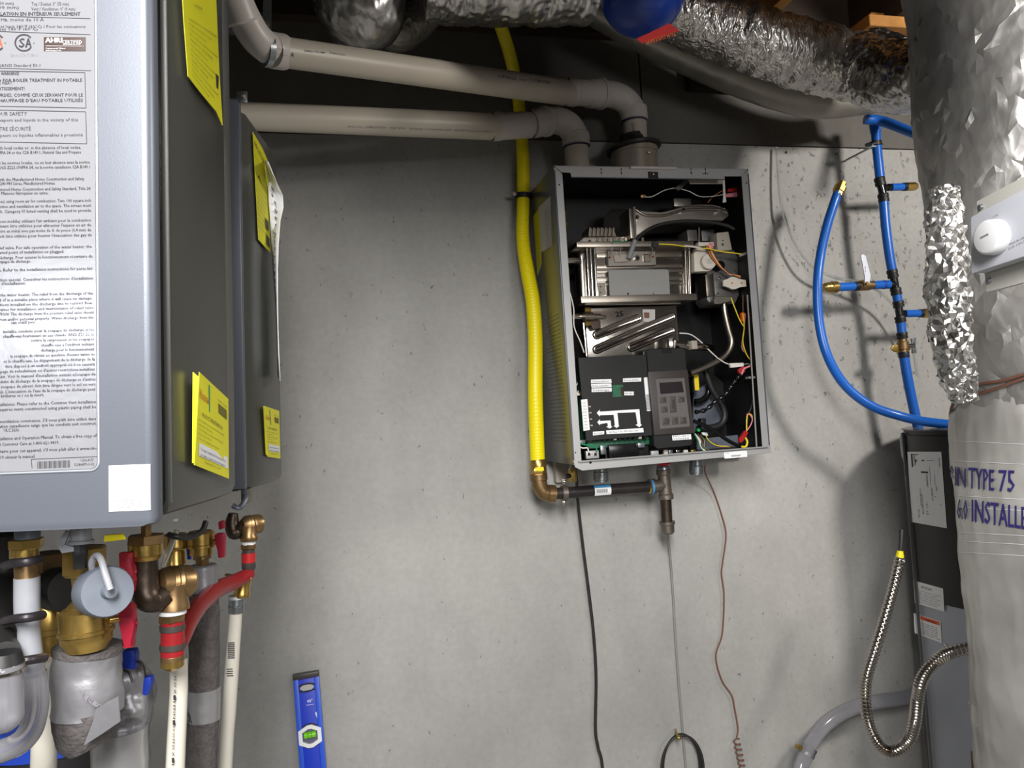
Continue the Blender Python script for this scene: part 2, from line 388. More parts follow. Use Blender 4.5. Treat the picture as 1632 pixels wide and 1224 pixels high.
# front flanges
def strip(name, poly, m='case_grey', y=YF, d=.0018, bev=.0006):
    return MB().poly([V((x, y-d, z)) for x, z in poly], (0, d, 0), bev, 1).link(name, m, H)
fw = .022
lf = strip('front_flange', [(hx0, hz0+.008), (hx0+fw, hz0+.008), (hx0+fw, hz1-fw), (hx0+.004, hz1-.004), (hx0, hz1-.008)])
rf = strip('front_flange', [(hx1, hz0+.008), (hx1, hz1-.008), (hx1-.004, hz1-.004), (hx1-fw, hz1-fw), (hx1-fw, hz0+.008)])
MB().box((hx0-.0005, YF-.0025, hz0+.01), (hx0+.004, YF+.004, hz1-.012), .0015, 2).link('rolled_edge', 'silver_paint', lf)
MB().box((hx1-.004, YF-.0025, hz0+.01), (hx1+.0005, YF+.004, hz1-.012), .0015, 2).link('rolled_edge', 'silver_paint', rf)
MB().box((hx0+.010, YF-.0028, hz1-.0515), (hx0+.0135, YF-.0015, hz1-.048), .0012, 2).link('screw_hole', 'black_gloss', lf)
MB().box((hx0+.006, YF-.0028, hz0+.028), (hx0+.0095, YF-.0015, hz0+.0315), .0012, 2).link('screw_hole', 'black_gloss', lf)
MB().box((hx1-.011, YF-.0028, hz1-.0405), (hx1-.0075, YF-.0015, hz1-.037), .0012, 2).link('screw_hole', 'black_gloss', rf)
tz = hz1-.030
tb = q(910, 283, YF).x; te = q(1154, 284, YF).x
tf = strip('top_flange', [(hx0+.004, hz1-.002), (hx0+.020, hz1-.018), (tb, hz1-.018), (tb, tz), (te, tz), (te, hz1-.021), (hx1-.020, hz1-.021), (hx1-.004, hz1-.002)])
MB().box((tb, YF-.003, tz-.0012), (te, YF, tz+.0012), .0005, 1).link('folded_edge', 'silver_paint', tf)
for px in (958, 990, 1101, 1124):                                  # stamped slots
    a = q(px, 268, YF-.0025); MB().box(a+V((-.0011, 0, -.006)), a+V((.0011, .001, 0))).box(a+V((-.0011, 0, -.016)), a+V((.0011, .001, -.009))).link('slot', 'black_gloss', tf, kind='stuff')
a = q(1124, 277, YF-.0025); MB().box(a+V((-.009, 0, -.0008)), a+V((.009, .001, .0008))).link('slot', 'black_gloss', tf)
a, b = q(1003, 266, YF-.004), q(1077, 271, YF-.004)
MB().box((a.x, YF-.012, b.z), (b.x, YF, a.z), .0022, 2).link('hook_rail', 'pvc_fit', tf)
a, b = q(1033, 273, YF-.004), q(1050, 285, YF-.004)
br = MB().box((a.x, YF-.003, b.z), (b.x, YF, a.z), .001, 1).link('latch_plate', 'black_plastic', tf)
c = q(1042, 277, YF-.006); MB().lathe(c+V((0, .003, 0)), c-V((0, .003, 0)), [(0, .0038), (.6, .0036), (1, .0015)], 14).link('screw', 'steel_bright', tf)
# bottom lip: tall flange that turns out below
bl = MB().poly([V((x, YF-.002, z)) for x, z in ((hx0+.001, hz0+.009), (hx1+.002, hz0+.009), (hx1+.002, hz0-.010), (hx0+.022, hz0-.016), (hx0+.004, hz0-.006))], (0, .002, 0), .0006, 1).link('bottom_flange', 'case_grey', H)
MB().box((hx0+.012, YF-.012, hz0+.006), (hx1-.01, YF, hz0+.0085), .0005, 1).link('lip', 'case_grey', bl)
c = q(941, 737, YF-.0022); MB().cyl(c, c+V((0, .001, 0)), .0034, n=14).link('hole', 'black_gloss', bl)
a, b = q(1154, 721, YF-.003), q(1191, 728, YF-.003)
st = MB().box((a.x, YF-.0032, b.z), (b.x, YF-.002, a.z)).link('sticker', 'white_paper', bl)
tm = MB(); letter(tm, '21 09.1', V((a.x+.002, YF-.0034, a.z-.004)), (1, 0, 0), (0, 0, 1), .003)
for i in range(16): tm.box((a.x+.020+i*.0017, YF-.0034, b.z+.003), (a.x+.0208+i*.0017, YF-.0033, b.z+.0075))
tm.link('printing', 'ink', st, kind='stuff')

def pb(name, px0, py0, px1, py1, y, dep, m, parent=H, bev=.0008, seg=2, wrap=True):
    """box whose front face spans two photographed corners at depth y"""
    a, b = q(px0, py0, y), q(px1, py1, y)
    return MB().box(a, b+V((0, dep, 0)), bev, seg).link(name, m, parent)
def pp(name, pts, y, dep, m, parent=H, bev=.0006, seg=1):
    return MB().poly([q(x, z, y) for x, z in pts], (0, dep, 0), bev, seg).link(name, m, parent)
def pt(name, pts, r, m, parent=H, n=10, sm=6, y=None, rf=None):
    """tube through photographed points (px, py[, y]); r in metres"""
    P = [q(p[0], p[1], p[2] if len(p) > 2 else y) for p in pts]
    return MB().tube(P, r, n, True, sm, rf).link(name, m, parent)
def screw(px, py, y, r, parent=H, m='steel_bright'):
    c = q(px, py, y); return MB().lathe(c+V((0, .002, 0)), c-V((0, .002, 0)), [(0, r), (.6, r*.95), (1, r*.4)], 12).link('screw', m, parent)

# --- top wiring and reinforcement inside
pp('cross_bracket', [(1098, 286), (1152, 284), (1153, 293), (1100, 293)], -.235, .004, 'motor_grey')
pp('cross_bracket', [(1075, 300), (1092, 286), (1100, 288), (1082, 304)], -.2, .004, 'valve_grey')
pt('sensor_wire', [(1028, 314), (1040, 313), (1060, 303), (1078, 300), (1098, 305), (1115, 313), (1135, 313), (1158, 309)], .0014, 'wire_white', y=-.19)
c = q(1023, 313, -.185); MB().nut(c+V((-.004, 0, 0)), c+V((.010, 0, 0)), .006).link('temperature_sensor', 'brass_dark', H)
pp('wire_clip', [(1152, 282), (1155, 282), (1156, 312), (1158, 322), (1152, 323), (1153, 312)], -.235, .003, 'wire_white')
pt('wire', [(1128, 323), (1138, 312), (1153, 303)], .0013, 'wire_orange', y=-.17)
pp('wire_connector', [(1160, 301), (1181, 297), (1183, 304), (1161, 306)], -.215, .008, 'red')
pp('wire_connector', [(1157, 309), (1175, 306), (1176, 313), (1156, 314)], -.215, .008, 'wire_pink')
pp('crimp', [(1176, 307), (1185, 307), (1185, 312), (1176, 313)], -.215, .006, 'valve_grey')
pb('relay_box', 1074, 316, 1102, 329, -.14, .03, 'alu')
pt('wire', [(1182, 328), (1187, 350), (1188, 380), (1184, 405)], .0016, 'wire_orange', y=-.2)
pt('wire', [(1184, 328), (1190, 352), (1192, 384), (1188, 402)], .0016, 'wire_brown', y=-.2)
# brass fitting on the left wall
c0, c1 = q(899, 335, -.2), q(900, 375, -.2)
MB().lathe(c0, c1, [(0, .004), (.1, .006), (.5, .006), (.52, .009), (.62, .009), (.64, .006), (.68, .008), (.75, .008), (.77, .005), (1, .005)], 14).link('brass_fitting', 'brass', H)

# --- blower: bell housing, snail casing, flange and bosses
bw = MB().tube([q(978, 358, -.10), q(1004, 358, -.15)], .042, 28).link('blower_inlet', 'alu', H, 40)
pb('blower_flange', 1002, 332, 1011, 380, -.235, .10, 'steel_dull', bev=.002)
sn = pp('blower_housing', [(1012, 331), (1030, 340), (1055, 341), (1078, 331), (1100, 327), (1125, 325), (1148, 328), (1160, 335), (1162, 344), (1152, 352), (1125, 350), (1098, 352), (1070, 353), (1045, 358), (1028, 366), (1013, 380)], -.225, .13, 'alu', bev=.004, seg=2)
pt('rim', [(1013, 334), (1030, 343), (1060, 343), (1085, 336), (1110, 334), (1140, 334), (1158, 339)], .0035, 'steel_dull', sn, y=-.228)
pt('rim', [(1090, 329), (1112, 327), (1138, 328), (1155, 333)], .0022, 'steel_dull', sn, y=-.23)
for px, py in ((1091, 334), (1151, 333), (1017, 345)):
    c = q(px, py, -.24); MB().lathe(c, c+V((0, .03, 0)), [(0, .003), (.1, .005), (1, .005)], 12).link('boss', 'steel_bright', sn)
pp('blower_flange', [(1009, 329), (1013, 329), (1015, 381), (1011, 381)], -.242, .09, 'valve_grey', bev=.001)
pt('air_hose', [(1014, 383), (1022, 374), (1040, 362), (1065, 355), (1095, 352), (1130, 354), (1158, 359), (1170, 365)], .0042, 'rubber', y=-.245)
pt('clear_sleeve', [(1002, 412), (1007, 398), (1012, 383)], .0062, 'frost', y=-.243, sm=3)

# --- burner head: finned cover over the exchanger
pp('burner_cover', [(918, 388), (930, 377), (1000, 376), (1018, 384), (1030, 388)], -.20, .10, 'alu', bev=.003)
fc = pp('fin_base', [(934, 379), (939, 363), (978, 363), (984, 379)], -.195, .05, 'alu', bev=.002)
for i in range(7):
    x = 939+i*6.3
    pp('fin', [(x-1.6, 377), (x, 362), (x+3, 362), (x+2.6, 377)], -.206, .06, 'steel_dull', fc, .0012)
for i in range(9):
    pb('tooth', 950+i*9, 378, 955+i*9, 385, -.215, .02, 'steel_dull', fc, .001, 1)
hx = pb('heat_exchanger', 944, 392, 1104, 474, -.205, .15, 'steel', bev=.004)
pb('top_rail', 919, 385, 1106, 392, -.238, .17, 'steel_dull', bev=.001)
pb('bottom_rail', 926, 472, 1111, 478, -.238, .17, 'steel_dull', bev=.001)
for i in range(5):
    screw(1052+i*12 if i < 4 else 940, 384, -.232, .0026)
# rolled shell at its left, made of nested round ribs
a, b = q(926, 398, -.15), q(930, 474, -.15)
MB().cyl(a, b, .020, n=28).link('shell_roll', 'steel', H)
for px, r in ((936, .0042), (942, .0036), (948, .003)):
    MB().tube([q(px-1, 396, -.216), q(px+3, 473, -.216)], r, 12).link('vertical_rib', 'steel_bright', hx)
for px, r in ((1093, .003), (1099, .0042)):
    MB().tube([q(px-1, 396, -.216), q(px+1, 471, -.216)], r, 12).link('vertical_rib', 'steel', hx)
for py, h in ((402, 7), (422, 4), (430, 3), (441, 5), (450, 3)):
    a, b = q(951, py, -.209), q(1088, py+h, -.209)
    MB().box(a, b+V((0, .01, 0)), .0018, 2).link('horizontal_rib', 'steel_dull', hx)
pp('corner_plate', [(953, 452), (965, 452), (966, 470), (955, 471)], -.210, .004, 'steel_dull', hx)
for px, py in ((957, 457), (957, 466), (1072, 455), (1072, 465)): screw(px, py, -.212, .002, hx)
ig = pp('igniter_plate', [(968, 400), (1045, 400), (1046, 423), (969, 425)], -.222, .012, 'alu', hx, .0015)
ms = pp('electrode_block', [(978, 406), (1001, 404), (1002, 417), (980, 418)], -.230, .012, 'motor_grey', ig, .002)
pp('electrode_block', [(1026, 405), (1037, 405), (1038, 417), (1027, 417)], -.230, .012, 'steel_dull', ig, .002)
c = q(1016, 411, -.229); MB().lathe(c, c+V((0, .008, 0)), [(0, .0042), (0, .0072), (.3, .0072), (1, .0072)], 20).link('sight_ring', 'steel_bright', ig)
MB().cyl(c-V((0, .0005, 0)), c+V((0, .004, 0)), .004, n=16).link('sight_hole', 'black_gloss', ig)
for px, py in ((972, 410), (1005, 413), (1041, 409)): screw(px, py, -.227, .0028, ig, 'copper')
pt('electrode', [(974, 405), (976, 394), (973, 388)], .0011, 'wire_grey', y=-.232)
pt('electrode', [(989, 410), (989, 392), (990, 386)], .0013, 'steel_bright', y=-.234)
pt('electrode', [(1036, 409), (1039, 400), (1041, 392)], .0013, 'steel_bright', y=-.234)
pt('ground_wire', [(975, 388), (982, 384), (992, 386), (1000, 383)], .0012, 'wire_green', y=-.24)
pp('plug_boot', [(1039, 386), (1043, 384), (1050, 386), (1050, 393), (1046, 396), (1040, 393)], -.245, .014, 'rubber', bev=.002)
pl = pp('rating_plate', [(970, 432), (973, 430), (1063, 429), (1066, 432), (1068, 469), (1065, 472), (975, 473), (972, 470)], -.226, .004, 'cover_grey', hx, .0006)
tm = MB(); o_ = q(990, 437, -.2268)
for i, s_ in enumerate(('12 MM-B  GAS  UNITS', 'TYPE C  0.87', 'BURNER UNIT 25  60Hz', '120V  PRESSURE 5.5', 'NO. 4402  DATE')):
    letter(tm, s_, o_+V((0, 0, -.008*i-.004)), (1, 0, 0), (0, 0, 1), .004, .09 if i != 1 else .05)
tm.link('engraving', 'motor_grey', pl, kind='stuff')
for px, py in ((1001, 468), (1042, 468)): screw(px, py, -.229, .003, pl)
MB().tube([q(903, 416, -.17), q(925, 416, -.17)], .010, 16).link('pipe_stub', 'steel_bright', H)
pp('lower_gasket', [(930, 479), (1085, 477), (1085, 485), (930, 487)], -.20, .12, 'steel_dull', bev=.001)
pp('paper_tag', [(1022, 477), (1042, 476), (1042, 482), (1024, 483)], -.203, .001, 'paper_grey', bev=0)

# --- lower exchanger plate with pressed slanting ribs
pl2 = pb('secondary_exchanger', 932, 491, 1084, 572, -.195, .13, 'steel', bev=.003)
def capsule(p, r_, q_, y):
    a, b = q(*p, y), q(*q_, y); rr = r_*sc(y)
    d = (b-a).normalized(); up = V((0, -1, 0)); sd = d.cross(up)
    mb = MB()
    def ring(rad, yy):
        P = []
        for i in range(9):
            an = math.pi/2+math.pi*i/8; P.append(a+(d*math.cos(an)+sd*math.sin(an))*rad+V((0, yy, 0)))
        for i in range(9):
            an = -math.pi/2+math.pi*i/8; P.append(b+(d*math.cos(an)+sd*math.sin(an))*rad+V((0, yy, 0)))
        return mb.pts(P)
    rs = [ring(rr, 0), ring(rr*.96, -.003), ring(rr*.75, -.0052), ring(rr*.55, -.0052), ring(rr*.4, -.003)]
    for u, v in zip(rs, rs[1:]):
        for k in range(18): mb.face([u[k], u[(k+1) % 18], v[(k+1) % 18], v[k]])
    mb.face(rs[-1])
    mb.link('pressed_rib', 'steel', pl2, 60)
capsule((951, 534), 8, (1016, 508), -.195); capsule((951, 557), 8, (1070, 505), -.195); capsule((1006, 554), 8, (1069, 527), -.195)
tm = MB(); a = q(982, 505, -.1956); letter(tm, '25', a, (1, 0, .06), (-.1, 0, 1), .014, .022, bold=.0006); tm.link('handwriting', 'black_gloss', pl2, kind='stuff')
s1 = pp('sticker', [(1024, 493), (1044, 493), (1044, 513), (1026, 513)], -.1965, .001, 'paper_grey', pl2, 0)
pp('print_patch', [(1026, 498), (1035, 498), (1035, 507), (1027, 507)], -.197, .0004, 'wire_brown', s1, 0)
MB().tube([q(908, 505, -.19), q(932, 505, -.19)], .010, 16).link('water_pipe', 'steel', H)
c0, c1 = q(930, 505, -.21), q(966, 505, -.205)
MB().lathe(c0, c1, [(0, .010), (.0, .012), (.4, .012), (.42, .008), (.75, .008), (.78, .005), (1, .004)], 14).link('pipe_union', 'steel_dull', H)
for py in (494, 516):
    c = q(932, py, -.22); MB().nut(c, c+V((.016, 0, 0)), .006).link('brass_clip', 'brass', H)
pp('clip_bracket', [(938, 512), (957, 510), (958, 524), (944, 526)], -.215, .012, 'bronze', bev=.002)
MB().tube([q(930, 515, -.2), q(935, 568, -.2)], .0035, 10).link('drain_tube', 'steel_bright', H)
pt('wire', [(905, 455), (914, 490), (915, 520), (925, 545), (931, 562)], .0016, 'wire_white', y=-.24)
pt('wire', [(1083, 531), (1100, 533), (1115, 543), (1130, 558), (1143, 570)], .0018, 'wire_white', y=-.2)
# outlet union and elbow
c0, c1 = q(1060, 543, -.21), q(1074, 552, -.21)
MB().nut(q(1068, 538, -.225), q(1069, 556, -.225), .009).link('hex_union', 'steel_bright', H)
MB().tube([q(1075, 549, -.21), q(1100, 552, -.21), q(1120, 553, -.2), q(1134, 555, -.17)], [.011, .011, .010, .009], 16, True, 4).link('water_pipe', 'steel', H)
pb('pipe_clip', 1102, 543, 1112, 556, -.235, .03, 'motor_grey')

# --- gas valve block, stepper motor, connectors
gv = pp('gas_valve', [(1126, 432), (1140, 400), (1170, 398), (1176, 410), (1178, 470), (1172, 484), (1134, 486), (1127, 478)], -.19, .07, 'valve_grey', bev=.004, seg=2)
pb('coil_housing', 1137, 434, 1167, 474, -.205, .03, 'valve_grey', gv, .004)
pb('solenoid', 1124, 437, 1136, 472, -.2, .05, 'steel_dull', gv, .003)
pp('port_block', [(1139, 472), (1168, 472), (1168, 480), (1146, 485), (1138, 483)], -.215, .03, 'alu', gv, .002)
c = q(1150, 422, -.22); MB().lathe(c, c+V((0, .03, 0)), [(0, .006), (.1, .012), (1, .014)], 18).link('valve_dome', 'black_gloss', gv)
for px, py in ((1147, 443), (1144, 468), (1172, 434)): screw(px, py, -.222, .0035, gv)
sm_ = pp('stepper_motor', [(1106, 404), (1112, 394), (1125, 395), (1134, 408), (1137, 428), (1131, 432), (1107, 433)], -.222, .03, 'motor_white', H, .003, 2)
c = q(1127, 418, -.225); d_ = MB().lathe(c-V((0, .012, 0)), c, [(0, .019), (.1, .0205), (1, .0205)], 28).link('motor_cap', 'motor_white', sm_)
tm = MB()
for i, (s_, wd) in enumerate((('A  PLTE  C', .024), ('DC24V', .012), ('720034', .018))):
    letter(tm, s_, c+V((0, -.0125, .004-.005*i)), (1, 0, 0), (0, 0, 1), .0028, wd, 'C')
tm.link('printing', 'ink', d_, kind='stuff')
pb('connector_block', 1113, 386, 1138, 392, -.225, .02, 'motor_white', bev=.0008)
pb('connector_block', 1131, 387, 1137, 396, -.229, .02, 'wire_pink', bev=.0008)
pt('wire_tie', [(1114, 386), (1114, 362)], .0015, 'steel_dull', y=-.2, sm=0)
tx = pp('transformer', [(1142, 371), (1161, 369), (1167, 398), (1144, 401)], -.215, .04, 'motor_grey', H, .002, 2)
tm = MB(); a = q(1150, 388, -.2154); tm.box(a, a+V((.006, .0003, -.006))); a = q(1151, 384, -.2154); tm.box(a, a+V((.004, .0003, .003))); tm.link('printing', 'ink', tx, kind='stuff')
pb('bracket_box', 1095, 366, 1112, 384, -.18, .06, 'valve_grey', bev=.002)
pb('bracket_box', 1118, 366, 1140, 384, -.17, .06, 'valve_grey', bev=.002)
wp = pp('white_cover', [(1153, 446), (1160, 445), (1165, 441), (1172, 441), (1178, 445), (1189, 446), (1190, 457), (1180, 457), (1172, 461), (1166, 461), (1160, 457), (1153, 456)], -.235, .006, 'motor_white', H, .001)
for px, py in ((1167, 451), (1182, 451)):
    c = q(px, py, -.2365); MB().lathe(c, c+V((0, .002, 0)), [(0, .0014), (0, .0026), (1, .0026)], 12).link('pin', 'wire_orange', wp)
for i, (mm, dx) in enumerate((('tie_black', -3), ('wire_orange', -1), ('wire_red', 1), ('wire_yellow', 3), ('wire_pink', 4))):
    pt('wire', [(1127+dx, 391), (1134+dx, 408), (1146+dx, 422+i), (1158+dx, 433+i), (1168+dx*.4, 438), (1180, 444-i)], .0013, mm, y=-.238)
pt('wire', [(1050, 389), (1072, 390), (1092, 393)], .0016, 'wire_yellow', y=-.25)
pt('wire_sleeve', [(1091, 392), (1104, 393), (1118, 396)], .0028, 'motor_white', y=-.25)
pt('wire', [(1118, 396), (1128, 396), (1150, 401), (1168, 403), (1181, 405)], .0016, 'wire_yellow', y=-.25)
pp('clip', [(1178, 405), (1192, 401), (1192, 405), (1180, 409)], -.25, .006, 'wire_grey', bev=.001)
pt('wire', [(1165, 474), (1170, 488), (1179, 510), (1186, 521)], .0016, 'wire_yellow', y=-.22)
MB().tube([q(1154, 480, -.2), q(1154, 492, -.2)], .0065, 12).link('gas_union', 'steel_dull', H)
pt('gas_pipe', [(1154, 488), (1156, 503), (1161, 525), (1166, 545), (1160, 562), (1145, 575), (1120, 587), (1100, 595)], .0088, 'steel_dull', y=-.2, n=16)
# wires on the right wall
for i, mm in enumerate(('wire_yellow', 'wire_red', 'wire_orange', 'wire_pink', 'wire_grey')):
    pt('wire', [(1184+i, 500), (1186, 522), (1184-i*.5, 545+i*2), (1190, 565), (1198, 576)], .0013, mm, y=-.225+i*.003)
pb('wire_connector', 1182, 498, 1188, 512, -.22, .01, 'orange', bev=.001)
pt('wire', [(1184, 470), (1184, 500)], .0015, 'wire_brown', y=-.21, sm=0)
pp('wire_connector', [(1163, 579), (1185, 578), (1186, 584), (1165, 586)], -.225, .008, 'wire_white')
pt('wire', [(1143, 570), (1155, 578), (1164, 581)], .0016, 'wire_white', y=-.215)
pt('wire', [(1184, 581), (1192, 580), (1198, 582)], .0016, 'wire_grey', y=-.215)
pp('wire_connector', [(1177, 589), (1186, 583), (1188, 592), (1180, 599)], -.23, .008, 'wire_red')
pt('wire', [(1182, 597), (1186, 588), (1196, 583)], .0026, 'wire_pink', y=-.235)
pt('wrapped_cable', [(1108, 657), (1125, 653), (1140, 640), (1155, 630), (1166, 615), (1175, 603), (1181, 597)], .005, 'black_gloss', y=-.23,
   sm=8, n=10, rf=lambda i, r: r*(1+.32*math.sin(i*1.25)))

# --- dark lower bay: bracket plates, drain hose, pump, clips
pp('base_bracket', [(1104, 600), (1130, 590), (1205, 655), (1206, 714), (1100, 722)], -.06, .01, 'black_plastic', bev=0)
pp('cover_plate', [(1106, 625), (1125, 612), (1150, 640), (1160, 670), (1106, 690)], -.10, .01, 'grey_plastic', bev=.001)
pp('cover_plate', [(1112, 700), (1205, 690), (1207, 716), (1112, 722)], -.12, .01, 'grey_plastic', bev=.001)
pt('drain_hose', [(1124, 590), (1134, 618), (1150, 645), (1155, 662), (1150, 675), (1136, 681), (1112, 683)], .009, 'rubber', y=-.15, n=14)
pt('drain_elbow', [(1108, 640), (1118, 638), (1128, 628), (1130, 612)], .008, 'black_gloss', y=-.13, n=12)
pb('relay_block', 1106, 597, 1115, 622, -.17, .02, 'wire_yellow', bev=.001)
pb('relay_block', 1104, 600, 1108, 626, -.175, .02, 'black_plastic', bev=.001)
og = pp('orange_tag', [(1168, 642), (1190, 641), (1191, 645), (1187, 650), (1168, 648)], -.07, .001, 'orange', bev=0)
pt('power_cable', [(1106, 671), (1122, 678), (1140, 688), (1160, 702), (1180, 712)], .005, 'black_gloss', y=-.235, n=12)
pt('wire', [(1178, 711), (1188, 712), (1191, 704), (1187, 696)], .0028, 'wire_yellow', y=-.235)
pp('wire_connector', [(1178, 700), (1188, 686), (1193, 690), (1184, 704), (1180, 706)], -.24, .009, 'red')
pt('wire', [(1189, 688), (1196, 678), (1199, 668), (1194, 660), (1190, 661)], .0016, 'wire_pink', y=-.235)
pt('wire', [(1190, 686), (1190, 670), (1192, 660), (1198, 662), (1199, 670)], .0016, 'wire_yellow', y=-.232)
pt('cable', [(1198, 600), (1200, 630), (1197, 650), (1192, 662), (1190, 684)], .0028, 'rubber', y=-.21)
pb('side_label', 1197, 676, 1204, 708, -.12, .003, 'wire_grey', bev=0)
c = q(1114, 685, -.2); MB().cyl(c, c+V((0, .004, 0)), .0048, n=16).link('green_dot', 'green_dot', H)
pp('wire_connector', [(1119, 689), (1128, 689), (1129, 695), (1120, 693)], -.2, .008, 'white_paper', bev=.001)
pb('clamp_knob', 1117, 667, 1127, 690, -.18, .02, 'black_plastic', bev=.003)
for i, (mm, d) in enumerate((('wire_purple', 0), ('wire_orange', 3), ('wire_yellow', 5))):
    pt('wire', [(1125, 694), (1130, 704-d*.3), (1142, 711-d*.2), (1160, 713-d*.3), (1170, 712)], .0013, mm, y=-.205-i*.002)
for i, (mm, x) in enumerate((('wire_green', 1106), ('wire_white', 1108), ('wire_brown', 1112), ('copper', 1116), ('wire_white', 1110), ('wire_green', 1117))):
    pt('wire', [(x, 690+i), (x+6, 702), (x+10-i, 712), (x+14, 718)], .0013, mm, y=-.225)
pt('edge_trim', [(1191, 470), (1206, 715)], .0022, 'wire_grey', y=-.25, sm=0)
pb('trim_clip', 1194, 600, 1204, 603, -.24, .02, 'wire_grey', bev=.0005)
# left cavity wiring
pt('wire', [(922, 608), (915, 625), (916, 655), (918, 668)], .0016, 'wire_white', y=-.2)
pt('wire', [(924, 616), (917, 640), (917, 690)], .0016, 'wire_green', y=-.2)
pt('wire', [(924, 622), (920, 626), (915, 629)], .002, 'motor_white', y=-.215)
pb('zip_tie', 915, 627, 926, 630, -.225, .003, 'motor_white', bev=.0005)
pb('wire_connector', 918, 668, 920, 685, -.2, .01, 'red', bev=0)
# --- circuit board cover with labels
pc = pp('board_tray', [(921, 576), (1032, 570), (1042, 700), (930, 706)], -.215, .02, 'pcb', H, .001)
pc = pp('board_cover', [(921, 570), (1031, 565), (1040, 694), (934, 703)], -.240, .02, 'black_plastic', H, .001)
O_ = q(921, 570, -.2405); U_ = (q(1031, 565, -.2405)-O_).normalized(); D_ = (q(927, 636, -.2405)-q(921, 570, -.2405)).normalized()
def lab(name, pts, txts, m='white_paper', par=None, y=-.2412, hh=.0045):
    o = pp(name, pts, y, .0008, m, par or pc, 0)
    if txts:
        tm = MB(); a, b, c_, d = [q(*p, y-.0004) for p in pts]; U = (b-a); wd = U.length; U.normalize(); Dn = (d-a); ht = Dn.length; Dn.normalize()
        for k, s_ in enumerate(txts):
            n = len(txts); letter(tm, s_, a+U*wd*.06+Dn*ht*((k+.78)/n), U, -Dn, min(hh, ht/n*.6), wd*.8)
        tm.link('printing', 'ink', o, kind='stuff')
    return o
lab('sticker', [(942, 605), (974, 604), (975, 610), (942, 611)], ['Operation'])
lab('sticker', [(942, 612), (974, 611), (975, 617), (943, 618)], ['Data transfer'])
lab('sticker', [(943, 619), (975, 618), (975, 624), (943, 625)], ['Settings'])
lab('sticker', [(993, 603), (1022, 602), (1022, 608), (993, 609)], ['Forced Fire'])
lab('sticker', [(995, 624), (1010, 624), (1010, 630), (995, 630)], ['DIP SW'])
sd_ = lab('sticker', [(1026, 602), (1032, 601), (1037, 655), (1031, 655)], [])
tm = MB()
for i in range(17):
    a, b = q(1029.5, 629+i*1.5, -.2418), q(1036, 628.5+i*1.5, -.2418); tm.poly([a, b, b+V((0, 0, -.0011)), a+V((0, 0, -.0011))], (0, .0004, 0))
tm.link('barcode', 'ink', sd_, kind='stuff')
v_ = lab('sticker', [(926, 637), (936, 636), (940, 685), (930, 687)], [])
tm = MB()
for i in range(9): letter(tm, ('120V', 'GND', 'CN4', 'PUMP')[i % 4], q(928.5+i*.35, 643+i*5, -.2418), U_, -D_, .0024, .009)
tm.link('printing', 'ink', v_, kind='stuff')
lab('sticker', [(945, 688), (963, 687), (963, 692), (945, 694)], ['AC120V'])
lab('sticker', [(966, 686), (1025, 682), (1026, 689), (967, 692)], ['C-N  Therm  T-stat  GND  Recirc  Comm'])
pp('board_window', [(976, 614), (993, 613), (993, 632), (977, 633)], -.2411, .0006, 'pcb', pc, 0)
pp('dip_switch', [(989, 617), (993, 617), (994, 630), (990, 631)], -.2418, .0006, 'bronze', pc, 0)
pp('arrow', [(951, 658), (956, 653), (956, 656), (1019, 652), (1021, 676), (1023, 677), (1019, 681), (1013, 677), (1016, 676), (1013, 657), (984, 658), (986, 678), (987, 679), (983, 682), (978, 679), (980, 678), (978, 661), (956, 662), (956, 664)], -.2414, .0006, 'white_paper', pc, 0)
pp('arrow', [(952, 673), (956, 668), (956, 671), (973, 670), (974, 679), (976, 680), (972, 683), (966, 680), (969, 679), (968, 674), (956, 676), (956, 678)], -.2414, .0006, 'white_paper', pc, 0)
for i in range(12):
    pb('terminal', 938+i*8, 697-i*.35, 943+i*8, 703-i*.35, -.236, .02, 'black_gloss' if i % 5 else 'motor_grey', bev=.0006, seg=1)
pb('terminal_rail', 936, 704, 1035, 708, -.21, .02, 'pcb', bev=.0005)
for i in range(4): pb('terminal_pin', 938+i, 647+i*10, 942+i, 649+i*10, -.243, .003, 'motor_grey', pc, .0004, 1)
# power terminal and under-board fan
fb = pb('transformer_case', 970, 709, 1020, 727, -.22, .05, 'black_gloss', bev=.004)
pb('mount_foot', 957, 710, 966, 724, -.225, .01, 'galv', bev=.001); pb('mount_foot', 1017, 706, 1028, 713, -.225, .01, 'galv', bev=.001)
pb('transformer_frame', 964, 707, 1035, 733, -.2, .04, 'black_plastic', bev=.001)
pw = pb('power_terminal', 934, 719, 955, 730, -.245, .012, 'case_grey', bev=.001)
for px in (939, 949): screw(px, 724, -.247, .004, pw)
pt('ground_wire', [(920, 705), (932, 709), (943, 709), (950, 714), (951, 720)], .0018, 'wire_green', y=-.25)
pt('wire', [(920, 709), (928, 714), (936, 714), (938, 720)], .0018, 'wire_white', y=-.25)
pb('cap_clip', 919, 702, 933, 708, -.235, .01, 'galv', bev=.001)
pb('lid_clip', 1038, 719, 1050, 726, -.255, .01, 'case_grey', bev=.0008)
for i, (px, mm) in enumerate(((1058, 'motor_white'), (1066, 'galv'), (1078, 'steel_bright'), (1090, 'wire_white'), (1102, 'brass'))):
    pb('wire_connector', px, 717, px+7, 724, -.21, .01, mm, bev=.001)
